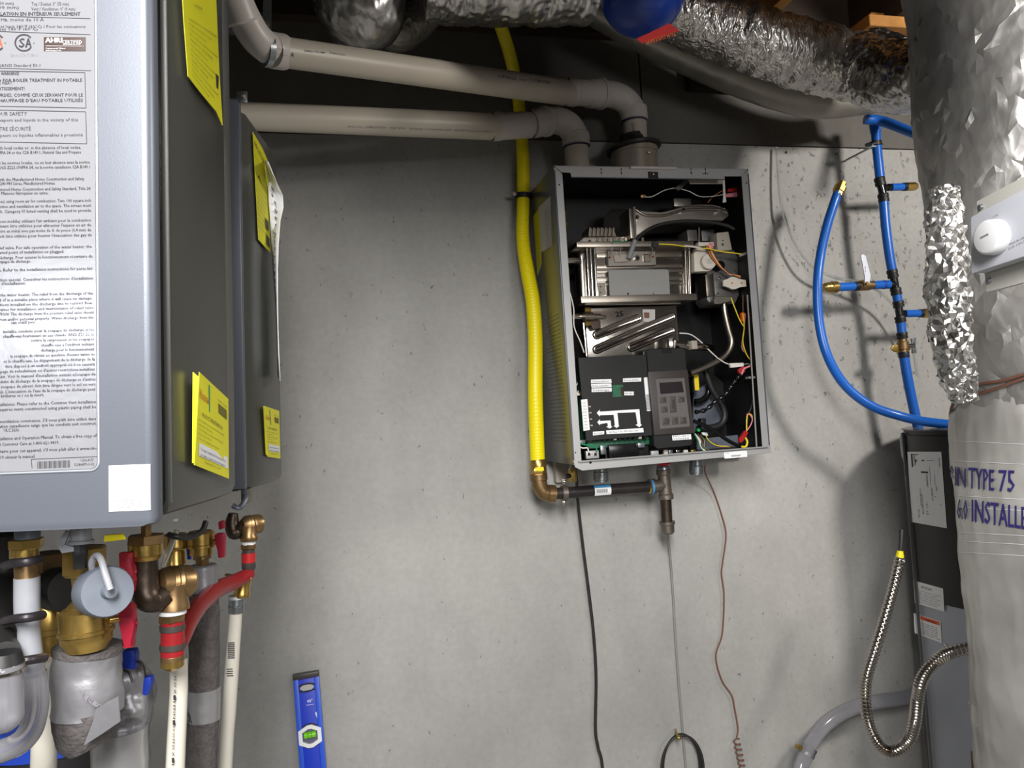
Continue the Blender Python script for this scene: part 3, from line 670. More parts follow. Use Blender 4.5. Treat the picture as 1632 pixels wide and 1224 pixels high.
# --- controller
ct = pp('controller_back', [(1030, 560), (1034, 556), (1088, 554), (1093, 558), (1104, 706), (1101, 711), (1048, 716), (1042, 711)], -.245, .025, 'black_plastic', H, .002)
cb = pp('controller_bezel', [(1033, 592), (1096, 589), (1107, 690), (1043, 694)], -.253, .012, 'ctrl_brown', H, .003, 2)
cp = pp('controller_panel', [(1045, 604), (1091, 602), (1100, 680), (1052, 684)], -.2545, .004, 'ctrl_panel', cb, .0008)
pp('notch', [(1055, 557), (1070, 556), (1071, 562), (1056, 563)], -.247, .003, 'black_gloss', ct, .0005)
pp('screen', [(1051, 610), (1087, 608), (1090, 625), (1053, 628)], -.2555, .002, 'screen', cp, .0004)
def bfr(a, b, c_, d_):
    pb('button', a, b, c_, d_, -.256, .003, 'ctrl_brown', cp, .001, 2)
for b_ in ((1052, 633, 1063, 642), (1067, 632, 1079, 657), (1081, 632, 1092, 641), (1054, 648, 1065, 657), (1056, 666, 1068, 677), (1071, 665, 1082, 676), (1084, 665, 1095, 675)): bfr(*b_)
tm = MB()
for s_, px, py, hh in (('UP', 1073, 637, .004), ('DN', 1073, 654, .004), ('M', 1086, 639, .004), ('=', 1057, 639, .004), ('X', 1059, 654, .004), ('F', 1062, 674, .005), ('O', 1076, 673, .005), ('P', 1089, 672, .005)):
    letter(tm, s_, q(px, py, -.2564), (1, 0, 0), (0, 0, 1), hh, None, 'C')
for (a, b, c_, d_) in ((1052, 633, 1063, 642), (1067, 632, 1079, 657), (1081, 632, 1092, 641), (1054, 648, 1065, 657), (1056, 666, 1068, 677), (1071, 665, 1082, 676), (1084, 665, 1095, 675)):
    p0, p1 = q(a+1, b+1, -.2566), q(c_-1, d_-1, -.2566); tt = .0006
    tm.box(p0, (p0.x+tt, p0.y+.0003, p1.z)).box(p0, (p1.x, p0.y+.0003, p0.z-tt)).box((p1.x-tt, p0.y, p0.z), (p1.x, p0.y+.0003, p1.z)).box((p0.x, p0.y, p1.z), (p1.x, p0.y+.0003, p1.z+tt))
tm.link('button_marks', 'alu', cp, kind='stuff')
sk = lab('sticker', [(1071, 694), (1101, 692), (1102, 700), (1072, 702)], ['MC-601', '0000054'], par=ct, y=-.2475)
# --- side panel prints (the left flank of the case)
a, b, c_, d_ = W.qx(857, 340, hx0), W.qx(876, 312, hx0), W.qx(879, 395, hx0), W.qx(862, 410, hx0)
def side_poly(name, P, m, par=sp, off=.0006):
    return MB().poly([V((hx0-off, p.y, p.z)) for p in P], (off*.9, 0, 0)).link(name, m, par)
z_ = lambda px, py: W.qx(px, py, hx0)
lb = side_poly('rating_label', [z_(859, 330), z_(877, 313), z_(879, 393), z_(863, 402)], 'paper_grey')
ly = side_poly('fuel_label', [z_(850, 345), z_(859, 332), z_(863, 420), z_(857, 440)], 'yellow_card')
tm = MB(); U = V((0, -1, 0)) if False else V((0, 1, 0))
for i in range(22):
    letter(tm, 'SPECIFICATIONS OF THIS HEATER', V((hx0-.0009, -.245, z_(868, 335).z-.006-i*.0048)), (0, 1, 0), (0, 0, 1), .0026, .075+.01*math.sin(i*2.1))
tm.link('printing', 'ink', sp, kind='stuff')
tm = MB()
for i in range(34):
    letter(tm, 'INSTALL IN ACCORDANCE WITH LOCAL CODES', V((hx0-.0009, -.235, z_(885, 500).z-.006-i*.0098)), (0, 1, 0), (0, 0, 1), .0032, .12+.015*math.sin(i*1.7))
tm.link('printing', 'ctrl_brown', sp, kind='stuff')
# --- ports below
def port(px, py0, py1, y, wpx):
    a, b = q(px, py0, y), q(px+1, py1, y); r = wpx/2*sc(y)
    MB().lathe(a, b, [(0, r*.9), (.45, r*.9), (.5, r), (.9, r), (.92, r*.86), (1, r*.86)], 24).link('port', 'galv', H)
port(957, 738, 768, -.13, 25); port(1109, 730, 756, -.13, 25)
a, b = q(1057, 735, -.13), q(1057, 742, -.13); MB().lathe(a, b, [(0, .020), (.6, .020), (1, .015)], 20).link('gas_port', 'red', H)
# ports on top
c = q(1012, 262, -.12)
co = MB().lathe(V((c.x, -.12, hz1)), V((c.x, -.12, q(1012, 240, -.12).z)), [(0, .064), (.85, .064), (.86, .066), (1, .066)], 40).link('vent_collar', 'collar_steel', H)
c2 = q(1034, 243, -.19); MB().sph(c2, .004, u=10, v=8).link('screw', 'steel_bright', co)
ic = q(920, 262, -.12)
MB().lathe(V((ic.x, -.12, hz1)), V((ic.x, -.12, hz1+.006)), [(0, .040), (.5, .040), (1, .034)], 32).link('intake_collar', 'bronze', H)
# ================================================================ plastic vent pipes
def wt(name, label, cat, px, py, y, group=None): return thing(name, label, cat, q(px, py, y), group)
def wtube(pts, rpx, n=24, sm=6, cap=True, mb=None):
    """pts (px, py, y); radius in photographed pixels, at each point's own depth"""
    P = [q(*p) for p in pts]; rs = rpx if isinstance(rpx, (list, tuple)) else [rpx]*len(pts)
    return (mb or MB()).tube(P, [a*sc(p[2]) for a, p in zip(rs, pts)], n, cap, sm)
def wlathe(p0, p1, prof, n=32):
    return MB().lathe(q(*p0), q(*p1), [(t, r*sc(p0[2]*(1-t)+p1[2]*t)) for t, r in prof], n)
PVT = wt('exhaust_pipe', 'upper white plastic vent pipe sloping down from top left to the heater exhaust', 'pipe', 670, 115, -.3)
p0, p1 = (436, 81, -.62), (905, 148, -.16)
pipe = wlathe(p0, p1, [(0, 23.2), (1, 21.6)]).link('pipe', 'pvc', PVT)
wlathe((431, 80, -.625), (452, 83, -.60), [(0, 26), (.1, 27), (.9, 27), (1, 24.5)]).link('coupling', 'pvc_fit', PVT)
el = wtube([(356, -60, -.70), (372, -10, -.69), (390, 30, -.67), (410, 62, -.65), (432, 80, -.625)], [26, 25.5, 25, 24.5, 24.5], sm=8).link('elbow', 'pvc_fit', PVT)
wlathe((372, -4, -.69), (388, 38, -.67), [(0, 28), (.9, 28), (1, 25)]).link('elbow_socket', 'pvc_fit', PVT)
wlathe((386.5, 35, -.67), (388.5, 39.5, -.67), [(0, 28.6), (1, 28.6)]).link('purple_primer', 'purple', PVT)
wlathe((893, 146, -.16), (945, 149, -.14), [(0, 23.5), (.42, 23.8), (.45, 22), (1, 22)]).link('coupling', 'pvc_fit', PVT)
wlathe((936, 149, -.14), (962, 150, -.13), [(0, 24), (.75, 24.6), (.76, 26.5), (.9, 26.5), (1, 22.5)]).link('elbow_socket', 'pvc_fit', PVT)
wtube([(956, 150, -.13), (975, 151, -.125), (993, 158, -.12), (1005, 171, -.12), (1010, 188, -.12)], 22.5, sm=8).link('elbow', 'pvc_fit', PVT)
wlathe((1009, 172, -.12), (1011, 194, -.12), [(0, 22.8), (.05, 23.8), (1, 23.8)]).link('elbow_socket', 'pvc_fit', PVT)
wlathe((1010.6, 193, -.12), (1010.9, 196, -.12), [(0, 24), (1, 22)]).link('purple_primer', 'purple', PVT)
wlathe((1011, 190, -.12), (1013, 228, -.12), [(0, 20.5), (1, 20.5)]).link('pipe_stub', 'pvc', PVT)
wlathe((900, 147, -.16), (902.5, 147.2, -.16), [(0, 23), (1, 24.2)]).link('purple_primer', 'purple', PVT)
# printing on the pipe, laid on the visible front of the round surface
def surf_txt(mb, s_, px0, py0, px1, py1, hpx, cyl_a, cyl_b, ra, rb, lift=.0006, wpx=None, bold=0):
    """letters over the photographed line px0,py0-px1,py1, wrapped on the round pipe between cyl_a and cyl_b"""
    A, B = q(*cyl_a), q(*cyl_b); ax = (B-A); L_ = ax.length; ax.normalize()
    ra *= sc(cyl_a[2]); rb *= sc(cyl_b[2])
    def hit(px, py):
        d, c = W.ray(px, py); d = d.normalized()
        lo = None; t = .2
        # march to the surface
        def f(t):
            p = c+d*t; s = (p-A).dot(ax); r = ra+(rb-ra)*max(0, min(1, s/L_)); return (p-A-ax*s).length-r-lift
        dm = ((A+B)/2-c).length; best = None; t = max(.1, dm-.6)
        while t < dm+.6:
            if f(t) <= 0: best = t; break
            t += .004
        if best is None: return q(px, py, cyl_a[2])
        a, b = best-.004, best
        for _ in range(18):
            m = (a+b)/2
            if f(m) <= 0: b = m
            else: a = m
        return c+d*b
    vs, fs = _txt(s_)
    if not vs: return
    x0, x1 = min(v.x for v in vs), max(v.x for v in vs)
    dx, dy = px1-px0, py1-py0; L2 = math.hypot(dx, dy); ux, uy = dx/L2, dy/L2
    P = []
    for v in vs:
        s = (v.x-x0)/(x1-x0)*L2; h = v.y/.7*hpx
        P.append(hit(px0+ux*s+uy*h, py0+uy*s-ux*h))
    b = mb.pts(P)
    for f in fs: mb.face([b[i] for i in f])
tm = MB()
surf_txt(tm, 'A', 463, 90, 468, 91, 7, p0, p1, 23.2, 21.6); surf_txt(tm, 'CHARLOTTE PIPE', 484, 82, 518, 86, 3, p0, p1, 23.2, 21.6)
surf_txt(tm, 'Foam Core', 526, 85, 550, 89, 3, p0, p1, 23.2, 21.6); surf_txt(tm, 'ø', 793, 123, 797, 124, 5, p0, p1, 23.2, 21.6)
surf_txt(tm, 'JM EAGLE', 799, 124, 823, 128, 5, p0, p1, 23.2, 21.6); surf_txt(tm, '2" SCH40 DWV', 844, 130, 877, 134, 5, p0, p1, 23.2, 21.6)
surf_txt(tm, 'NSF', 828, 128, 840, 129.5, 3, p0, p1, 23.2, 21.6)
surf_txt(tm, '-----', 438, 78, 456, 80.5, 3, (431, 80, -.625), (452, 83, -.60), 27, 27, bold=0); surf_txt(tm, '-----', 439, 86, 458, 90, 3, p0, p1, 27.2, 23)
surf_txt(tm, 'JM EAGLE', 1013, 220, 1010, 196, 4, (1011, 190, -.12), (1013, 228, -.12), 20.5, 20.5)
tm.link('printing', 'ink', PVT, kind='stuff')
a = q(424, 60, -.66)
hg = MB(); wl = wlathe((420, 78, -.635), (429, 79.5, -.63), [(0, 26.5), (1, 26.5)]); 
HG = wt('pipe_hanger', 'grey metal strap hanger holding the upper plastic pipe beside the left heater', 'hanger', 424, 40, -.64)
wl.link('band', 'galv', HG)
MB().poly([q(418, 52, -.645), q(432, 54, -.645), q(433, -90, -.645), q(424, -90, -.645), q(419, 12, -.645)], (0, .003, 0)).link('strap', 'galv', HG)
c = q(425, 40, -.648); MB().nut(c, c+V((0, -.008, 0)), .006).link('bolt', 'iron', HG)

PVI = wt('intake_pipe', 'lower white plastic air intake pipe running level to the heater top', 'pipe', 600, 195, -.3)
i0, i1 = (360, 184, -.42), (790, 202, -.21)
wlathe(i0, i1, [(0, 21.3), (1, 21.8)]).link('pipe', 'pvc', PVI)
wlathe((783, 202, -.21), (845, 199, -.18), [(0, 23.5), (.22, 23.5), (.24, 22), (.98, 22), (1, 21)]).link('coupling', 'pvc_fit', PVI)
wlathe((782, 202, -.21), (784.5, 202, -.21), [(0, 22.5), (1, 24)]).link('purple_primer', 'purple', PVI)
wlathe((845, 198.5, -.175), (876, 192, -.15), [(0, 23), (.7, 23.5), (.72, 25.5), (.84, 25.5), (1, 22)]).link('elbow_socket', 'pvc_fit', PVI)
wlathe((843, 199, -.175), (846, 198.5, -.175), [(0, 23.6), (1, 24)]).link('purple_primer', 'purple', PVI)
wtube([(868, 194, -.155), (885, 192, -.14), (903, 198, -.125), (914, 211, -.12), (918, 226, -.12)], 22.5, sm=8).link('elbow', 'pvc_fit', PVI)
wlathe((917, 214, -.12), (919, 234, -.12), [(0, 22.6), (.06, 23.6), (1, 23.6)]).link('elbow_socket', 'pvc_fit', PVI)
wlathe((918.5, 233, -.12), (918.8, 236, -.12), [(0, 23.8), (1, 21.5)]).link('purple_primer', 'purple', PVI)
MB().lathe(q(918, 228, -.12), V((q(920, 262, -.12).x, -.12, hz1+.004)), [(0, 20.6*sc(-.12)), (1, 20.6*sc(-.12))], 32).link('pipe_stub', 'pvc', PVI)
tm = MB()
for s_, x0, x1 in (('Foam Core', 555, 577), ('CHARLOTTE PIPE', 583, 615), ('NSF', 622, 632), ('PW', 636, 646), ('JM EAGLE', 652, 674), ('2" SCH40 PVC DWV', 678, 720), ('ASTM D2665 F891', 724, 784)):
    y0 = 203+(x0-555)*.038; y1 = 203+(x1-555)*.038; surf_txt(tm, s_, x0, y0, x1, y1, 3.4, i0, i1, 21.3, 21.8)
tm.link('printing', 'ink_grey', PVI, kind='stuff')

VA = wt('vent_adapter', 'black rubber reducer seated on the stainless exhaust collar on the heater top', 'pipe adapter', 1012, 245, -.12)
zt = q(1012, 241, -.12).z
VA_c = q(1012, 262, -.12)
MB().lathe((VA_c.x, -.12, zt), (VA_c.x-.004, -.12, q(1012, 216, -.12).z), [(0, .070), (.05, .076), (.22, .077), (.3, .070), (.45, .052), (.62, .037), (1, .0345)], 40).link('reducer', 'rubber', VA)
MB().lathe((VA_c.x-.003, -.12, q(1012, 226, -.12).z), (VA_c.x-.003, -.12, q(1012, 221, -.12).z), [(0, .0355), (.1, .037), (.9, .037), (1, .0355)], 32).link('band_clamp', 'black_gloss', VA)

# ================================================================ yellow gas line, black pipe, tee, drip leg
GY = wt('gas_hose', 'bright yellow corrugated gas hose running down beside the open heater', 'hose', 840, 400, -.1)
gp = [(786, 15, -.20), (798, 42, -.17), (812, 85, -.12), (822, 130, -.07), (828, 175, -.05), (833, 240, -.05), (834, 310, -.05), (833, 380, -.06), (840, 430, -.08), (849, 480, -.10), (853, 540, -.11), (853, 620, -.12), (855, 690, -.12), (857, 740, -.12)]
GP = [q(*p) for p in gp]
MB().tube(GP, [9, 10.5, 10.5, 10.5, 10.5, 11, 11, 11, 12, 12.2, 12.4, 12.4, 12.4, 12.2], 28, True, 60, lambda i, r: r*sc(-.1)*(1+.012*math.sin(i*1.25))).link('jacket', 'yellow_gas', GY)
wlathe((856, 732, -.12), (858, 745, -.12), [(0, 12.5), (.3, 14), (1, 14)]).link('collar', 'brass', GY)
MB().nut(q(858, 744, -.12), q(858.5, 758, -.12), 13.5*sc(-.12)).link('brass_nut', 'brass', GY)
pp('yellow_tag', [(853, 745), (866, 744), (867, 750), (853, 751)], -.143, .002, 'yellow_gas', GY, 0)
cl = wlathe((834, 309, -.05), (834, 317, -.05), [(0, 11.8), (0, 13), (1, 13), (1, 11.8)]).link('pipe_clamp', 'tie_black'); tag(cl, 'small black clamp round the yellow gas hose left of the heater', 'clamp')
c = q(820, 309, -.06); MB().lathe(c+V((0, .02, 0)), c, [(0, .004), (.1, .006), (1, .006)], 10).link('bolt', 'steel_dull', cl)

GE = wt('pipe_elbow', 'weathered bronze iron elbow turning the gas line from the yellow hose', 'pipe fitting', 862, 775, -.12)
wlathe((858, 755, -.12), (859, 768, -.12), [(0, 12.5), (.05, 14.5), (.75, 14.5), (.8, 12.5), (1, 12.5)]).link('collar', 'brass_dark', GE)
wtube([(859, 764, -.12), (861, 776, -.12), (868, 785, -.12), (882, 787, -.12)], 12.5, sm=8).link('elbow', 'brass_dark', GE)
wlathe((872, 786.5, -.12), (884, 787, -.12), [(0, 13), (.1, 14.5), (1, 14.5)]).link('collar', 'brass_dark', GE)
GB = wt('black_gas_pipe', 'short black iron gas pipe under the heater with a blue and white label', 'pipe', 960, 780, -.12)
g0, g1 = (880, 787, -.12), (1046, 775, -.12)
wlathe(g0, g1, [(0, 9.6), (1, 9.6)]).link('pipe', 'black_pipe', GB)
def wrap_patch(name, a_, b_, r, w0, w1, m, par, lift=.0005, h0=-1.0, h1=1.0):
    """curved sticker on a pipe: w0..w1 along it, h0..h1 radians round its camera side"""
    A, B = q(*a_), q(*b_); ax = (B-A).normalized(); L_ = (B-A).length
    f = (CAM-A); f = (f-ax*f.dot(ax)).normalized(); u = ax.cross(f)
    if u.z < 0: u = -u
    rr = r*sc(a_[2])+lift
    def fn(s, t):
        an = h0+(h1-h0)*t; return A+ax*L_*(w0+(w1-w0)*s)+(f*math.cos(an)+u*math.sin(an))*rr
    return MB().grid(fn, 2, 10).link(name, m, par)
wrap_patch('label', g0, g1, 9.6, .385, .54, 'white_paper', GB)
wrap_patch('label_band', g0, g1, 9.6, .385, .54, 'tape_blue', GB, .0009, .42, 1.0)
tm = MB()
for i in range(12): surf_txt(tm, 'l', 951+i*1.5, 786-i*.1, 951.8+i*1.5, 786-i*.1, 6, g0, g1, 9.6, 9.6, .0012)
tm.link('barcode', 'ink', GB, kind='stuff')
GC = wt('split_ring_hanger', 'steel split ring clamp fixing the black gas pipe to the wall', 'clamp', 900, 785, -.12)
wlathe((895, 786, -.12), (903, 785.5, -.12), [(0, 10), (0, 12.5), (1, 12.5), (1, 10)]).link('ring', 'iron', GC)
for py in (768, 801):
    c = q(899, py, -.12); MB().box(c-V((.006, .004, .009)), c+V((.006, .004, .009)), .002).link('lug', 'iron', GC)
    screw(900, py, -.127, .005, GC)
MB().tube([q(899, 786, -.10), q(899, 786, 0)], .005, 8).link('rod', 'iron', GC)
GT = wt('pipe_tee', 'grey iron tee joining the black gas pipe under the heater', 'pipe fitting', 1060, 790, -.12)
wlathe((1057, 748, -.12), (1062, 796, -.12), [(0, 11), (.02, 12.5), (.16, 12.5), (.2, 10.8), (.8, 10.8), (.84, 12.8), (.98, 12.8), (1, 11)]).link('run', 'iron', GT)
wlathe((1058, 773, -.12), (1034, 776, -.12), [(0, 10.5), (.6, 10.8), (.62, 13), (.96, 13), (1, 11)]).link('branch', 'iron', GT)
wlathe((1036, 776, -.12), (1039, 775.7, -.12), [(0, 13.3), (1, 13.3)]).link('tape_ring', 'tape_blue', GT)
wlathe((1034, 776, -.12), (1037, 776, -.12), [(0, 10.4), (1, 10.4)]).link('tape_ring', 'yellow_gas', GT)
wlathe((1056, 741, -.12), (1057, 749, -.12), [(0, 9), (.5, 11), (1, 11)]).link('nipple', 'galv', GT)
GD = wt('drip_leg', 'short iron drip leg with a cap hanging below the gas tee', 'pipe fitting', 1065, 825, -.12)
wlathe((1061, 794, -.12), (1063, 834, -.12), [(0, 9.5), (1, 9.5)]).link('nipple', 'bronze', GD)
wlathe((1063, 831, -.12), (1065, 851, -.12), [(0, 13.4), (.22, 13.4), (.26, 11.6), (.85, 11), (1, 8)]).link('cap', 'iron', GD)

RV = wt('relief_valve', 'small brass valve with black knob behind the black gas pipe', 'valve', 912, 755, -.1)
MB().nut(q(912, 746, -.1), q(913, 768, -.1), .011).link('body', 'brass', RV)
MB().tube([q(912, 738, -.1), q(912, 748, -.1)], .007).link('nipple', 'galv', RV)
MB().lathe(q(902, 759, -.11), q(910, 758, -.11), [(0, .006), (.8, .006), (1, .004)], 12).link('knob', 'black_plastic', RV)
o = pb('wall_bracket', 884, 722, 904, 768, -.03, .028, 'motor_grey', H, .002)

# ================================================================ cords and cables on the wall
def cord(name, label, cat, pts, r, m, n=8, sm=8, rf=None):
    o = MB().tube([q(*p) for p in pts], r, n, True, sm, rf).link(name, m); return tag(o, label, cat)
cord('power_cord', 'black power cord hanging from the open heater down the wall', 'cord', [(916, 744, -.10), (919, 765, -.09), (921, 800, -.05), (929, 870, -.03), (938, 940, -.025), (946, 1010, -.025), (950, 1080, -.025), (949, 1160, -.025), (953, 1190, -.025), (961, 1235, -.03), (966, 1420, -.03), (969, 1560, -.04)], .0042, 'rubber', 10)
cord('thermostat_wire', 'thin brown wire hanging down the wall right of the drip leg', 'wire', [(1124, 742, -.06), (1124, 754, -.04), (1138, 785, -.012), (1150, 820, -.010), (1157, 852, -.010), (1152, 895, -.010), (1150, 915, -.010), (1154, 950, -.010), (1151, 1010, -.010), (1141, 1045, -.010), (1150, 1083, -.010), (1166, 1108, -.010), (1171, 1130, -.010), (1176, 1160, -.010), (1174, 1176, -.012)], .0022, 'wire_brown', 8)
P = []
for i in range(260):
    t = i/259; a = t*2*math.pi*13; c = q(1174+t*22, 1178+t*110, -.014); P.append(c+V((math.cos(a)*.009, math.sin(a)*.008, 0)))
tag(MB().tube(P, .0020, 6).link('coiled_wire', 'wire_brown'), 'curled brown wire end at the bottom of the wall', 'wire')
cord('grey_cable', 'thin grey cable running straight down the wall below the drip leg', 'cable', [(1064, 850, -.06), (1068, 885, -.02), (1072, 940, -.006), (1078, 1040, -.006), (1086, 1140, -.006), (1090, 1190, -.006), (1094, 1240, -.006), (1102, 1400, -.006)], .0032, 'wire_grey', 6)
CC = wt('coiled_cable', 'loop of black cable hung on a small brass hook at the bottom', 'cable', 1085, 1225, -.03)
for i in range(4):
    P = []
    for k in range(49):
        a = 2*math.pi*k/48; P.append(q(1086+math.sin(a)*(29+1.6*i)+i*.6, 1222-math.cos(a)*(52+.8*i)+i*1.4, -.03-.004*i+.004*math.sin(a+i)))
    MB().tube(P, .0032, 8, False).link('coil', 'rubber' if i != 2 else 'black_gloss', CC)
HK = wt('brass_hook', 'small brass hook holding the black cable coil', 'hook', 1081, 1172, -.02)
MB().tube([q(1077, 1163, 0), q(1077, 1163, -.01), q(1078, 1168, -.035), q(1081, 1176, -.055), q(1082, 1172, -.062)], .0028, 8, True, 5).link('hook', 'brass', HK)
c = q(1082, 1176, -.06); MB().sph(c, .0055, u=12, v=8).link('tip', 'brass', HK)
# ================================================================ spirit level leaning on the wall
LA, LB, LC, LD = q(467, 1078, -.035), q(508, 1071, -.035), q(521, 1224, -.06), q(477, 1224, -.06)
ax = ((LC+LD)/2-(LA+LB)/2).normalized(); ux = (LB-LA); wl_ = ux.length; ux = (ux-ax*ux.dot(ax)).normalized(); nz_ = ux.cross(ax).normalized()
if nz_.y > 0: nz_ = -nz_
LV = thing('spirit_level', 'bright blue spirit level leaning upright against the wall', 'level', LA)
C0 = (LA+LB)/2; L_len = (C0.z-.02)/abs(ax.z)
def lvl(u, d, n): return C0+ux*u+ax*d+nz_*n          # across, down, towards the viewer
def lbox(name, u0, u1, d0, d1, n0, n1, m, par=LV, bev=.001):
    P = [lvl(u0, d0, n0), lvl(u1, d0, n0), lvl(u1, d1, n0), lvl(u0, d1, n0)]
    return MB().poly(P, nz_*(n1-n0), bev, 2).link(name, m, par)
hw = wl_/2
lbox('web', -hw+.006, hw-.006, 0.0, L_len, -.004, .003, 'level_blue')
lbox('rail', -hw, -hw+.012, 0.0, L_len, -.012, .010, 'level_edge'); lbox('rail', hw-.012, hw, 0, L_len, -.012, .010, 'level_edge')
lbox('end_cap', -hw-.0006, hw+.0006, -.004, .009, -.0125, .0105, 'ctrl_brown', bev=.002)
def ring6(name, cu, cd, w_, h_, in_, m, n0, n1):
    out = [(-w_, -h_*.6), (-w_*.2, -h_), (w_*.2, -h_), (w_, -h_*.6), (w_, h_*.6), (w_*.2, h_), (-w_*.2, h_), (-w_, h_*.6)]
    mb = MB(); A = mb.pts([lvl(cu+a, cd+b, n1) for a, b in out]); B = mb.pts([lvl(cu+a*in_, cd+b*in_, n1) for a, b in out])
    C = mb.pts([lvl(cu+a*in_, cd+b*in_, n0) for a, b in out]); D_ = mb.pts([lvl(cu+a, cd+b, n0) for a, b in out])
    for k in range(8):
        j = (k+1) % 8; mb.face([A[k], A[j], B[j], B[k]]); mb.face([B[k], B[j], C[j], C[k]]); mb.face([D_[k], D_[j], A[j], A[k]]); mb.face([C[k], C[j], D_[j], D_[k]])
    return mb.link(name, m, LV)
kk = sc(-.045)
ring6('hang_hole', .0*kk, 19*kk, 15*kk, 6.5*kk, .72, 'black_plastic', .0, .0055)
P = [lvl(x*kk, 19*kk+y*kk, .0035) for x, y in ((-10, -1), (-6, -4), (6, -4), (10, -1), (10, 1), (6, 4), (-6, 4), (-10, 1))]
MB().poly(P, nz_*.0006).link('hole_back', 'paper_grey', LV)
ring6('vial_frame', -.5*kk, 88*kk, 16.5*kk, 16*kk, .66, 'white_level', .002, .011)
ring6('vial_surround', -.5*kk, 88*kk, 18*kk, 17.5*kk, .9, 'black_plastic', .002, .006)
lbox('vial_window', -11*kk, 10*kk, 77*kk, 99*kk, .003, .006, 'clear_grey', bev=.002)
MB().tube([lvl(-9*kk, 86*kk, .009), lvl(8*kk, 86*kk, .009)], .0075, 16).link('vial', 'green_vial', LV)
for u in (-3, 2): MB().tube([lvl(u*kk, 86*kk+math.sin(a)*.0078, .009+math.cos(a)*.0078) for a in [i*.5-1.6 for i in range(8)]], .0005, 5, False).link('vial_line', 'ink', LV)
tm = MB(); letter(tm, '48"', lvl(2.5*kk, 41*kk, .0034), ux, -ax, .0075, .014, 'C'); letter(tm, '1220mm', lvl(2.5*kk, 45*kk, .0034), ux, -ax, .003, .018, 'C'); tm.link('printing', 'white_level', LV, kind='stuff')
P = [lvl(9*kk, 57*kk, .0034), lvl(11*kk, 56*kk, .0034), lvl(12*kk, 60*kk, .0034), lvl(15*kk, 68*kk, .0034), lvl(13*kk, 70*kk, .0034), lvl(10*kk, 61*kk, .0034)]
MB().poly(P, nz_*.0003).link('paint_scratch', 'white_level', LV)
# ================================================================ blue supply tubing on the wall at right
BP = wt('blue_manifold', 'vertical blue water tubing with black tees, brass valves and capped stubs', 'water tubing', 1430, 450, -.14)
yb = -.14
def bt(name, pts, r, m='pex_blue', n=18, sm=5, par=BP): return wtube([(p[0], p[1], p[2] if len(p) > 2 else yb) for p in pts], r, n, sm).link(name, m, par)
def bl_(name, a, b, prof, m, par=BP, n=18): return wlathe((*a, yb), (*b, yb), prof, n).link(name, m, par)
bt('tube', [(1395, 200), (1398, 240), (1403, 288)], 8.6)
bt('tube', [(1408, 318), (1412, 365), (1418, 410), (1423, 436)], 8.6)
bt('tube', [(1428, 462), (1432, 486)], 8.4, sm=1)
bt('tube', [(1435, 508), (1438, 536)], 8.4, sm=1)
bt('tube', [(1440, 562), (1446, 600), (1455, 645), (1464, 684)], 9)
bt('tube', [(1378, 190, -.16), (1405, 193, -.18), (1430, 202, -.24), (1475, 220, -.34)], 9.5)
bl_('tee_top', (1392, 186), (1396, 212), [(0, 9.5), (.4, 10), (1, 9.5)], 'pex_blue')
for a, b in (((1401, 283), (1404, 296)), ((1407, 309), (1409, 322)), ((1421, 430), (1424, 443)), ((1427, 459), (1429, 470)), ((1431, 480), (1433, 490)), ((1434, 504), (1436, 514)), ((1437, 530), (1438.5, 540)), ((1440, 561), (1441, 570))):
    bl_('crimp_ring', a, b, [(0, 9.2), (.1, 9.9), (.42, 9.9), (.46, 9), (.6, 9), (.62, 9.9), (1, 9.6)], 'black_plastic')
for a, b in (((1403, 292), (1408, 314)), ((1424, 440), (1428, 464)), ((1432, 487), (1435, 509))):
    bl_('tee', a, b, [(0, 7), (1, 7)], 'black_gloss')
# stub to the right, upper
def hstub(x0, y0, x1, y1, blue0, blue1, brass):
    m = (y1-y0)/(x1-x0); Y = lambda x: y0+m*(x-x0)
    bl_('tee_branch', (x0, Y(x0)), (blue0, Y(blue0)), [(0, 6), (.5, 6), (.52, 7), (.7, 7), (.72, 6), (1, 6)], 'black_gloss')
    bl_('stub', (blue0, Y(blue0)), (blue1, Y(blue1)), [(0, 7), (1, 7)], 'pex_blue')
    bl_('crimp_ring', (blue1-3, Y(blue1-3)), (blue1+2, Y(blue1+2)), [(0, 8), (1, 8)], 'black_plastic')
    c0, c1 = q(blue1+2, Y(blue1+2), yb), q(x1, Y(x1), yb); MB().nut(c0, c1, brass*sc(yb)).link('brass_cap', 'brass', BP)
hstub(1408, 299, 1460, 297, 1420, 1442, 8)
hstub(1434, 500, 1490, 499, 1442, 1468, 9)
# branch to the left with ball valve
bl_('tee_branch', (1426, 453), (1416, 454), [(0, 6.5), (.3, 8), (.7, 8), (1, 7)], 'black_gloss')
bl_('stub', (1417, 453.5), (1391, 454.5), [(0, 8), (1, 8)], 'pex_blue')
bl_('crimp_ring', (1410, 453.8), (1407, 453.9), [(0, 8.5), (1, 8.5)], 'blue_deep')
vb = bl_('valve_body', (1391, 454.5), (1363, 456), [(0, 7.5), (.15, 7.5), (.2, 9.5), (.75, 9.5), (.8, 7.5), (1, 7.5)], 'brass_dark')
bl_('crimp_ring', (1367, 456), (1361, 456.5), [(0, 8.8), (1, 8.8)], 'black_plastic')
bl_('stub', (1362, 456.3), (1334, 457.8), [(0, 8), (1, 8)], 'pex_blue')
bl_('brass_cap', (1335, 457.6), (1312, 458.3), [(0, 8.5), (.1, 11), (.45, 11), (.5, 9.6), (.7, 9.6), (.75, 8.6), (.9, 8.6), (1, 6)], 'brass')
c = q(1382, 449, yb-.022); MB().lathe(c+V((0, .02, 0)), c, [(0, .010), (.5, .008), (.8, .008), (1, .005)], 14).link('valve_stem', 'brass', BP)
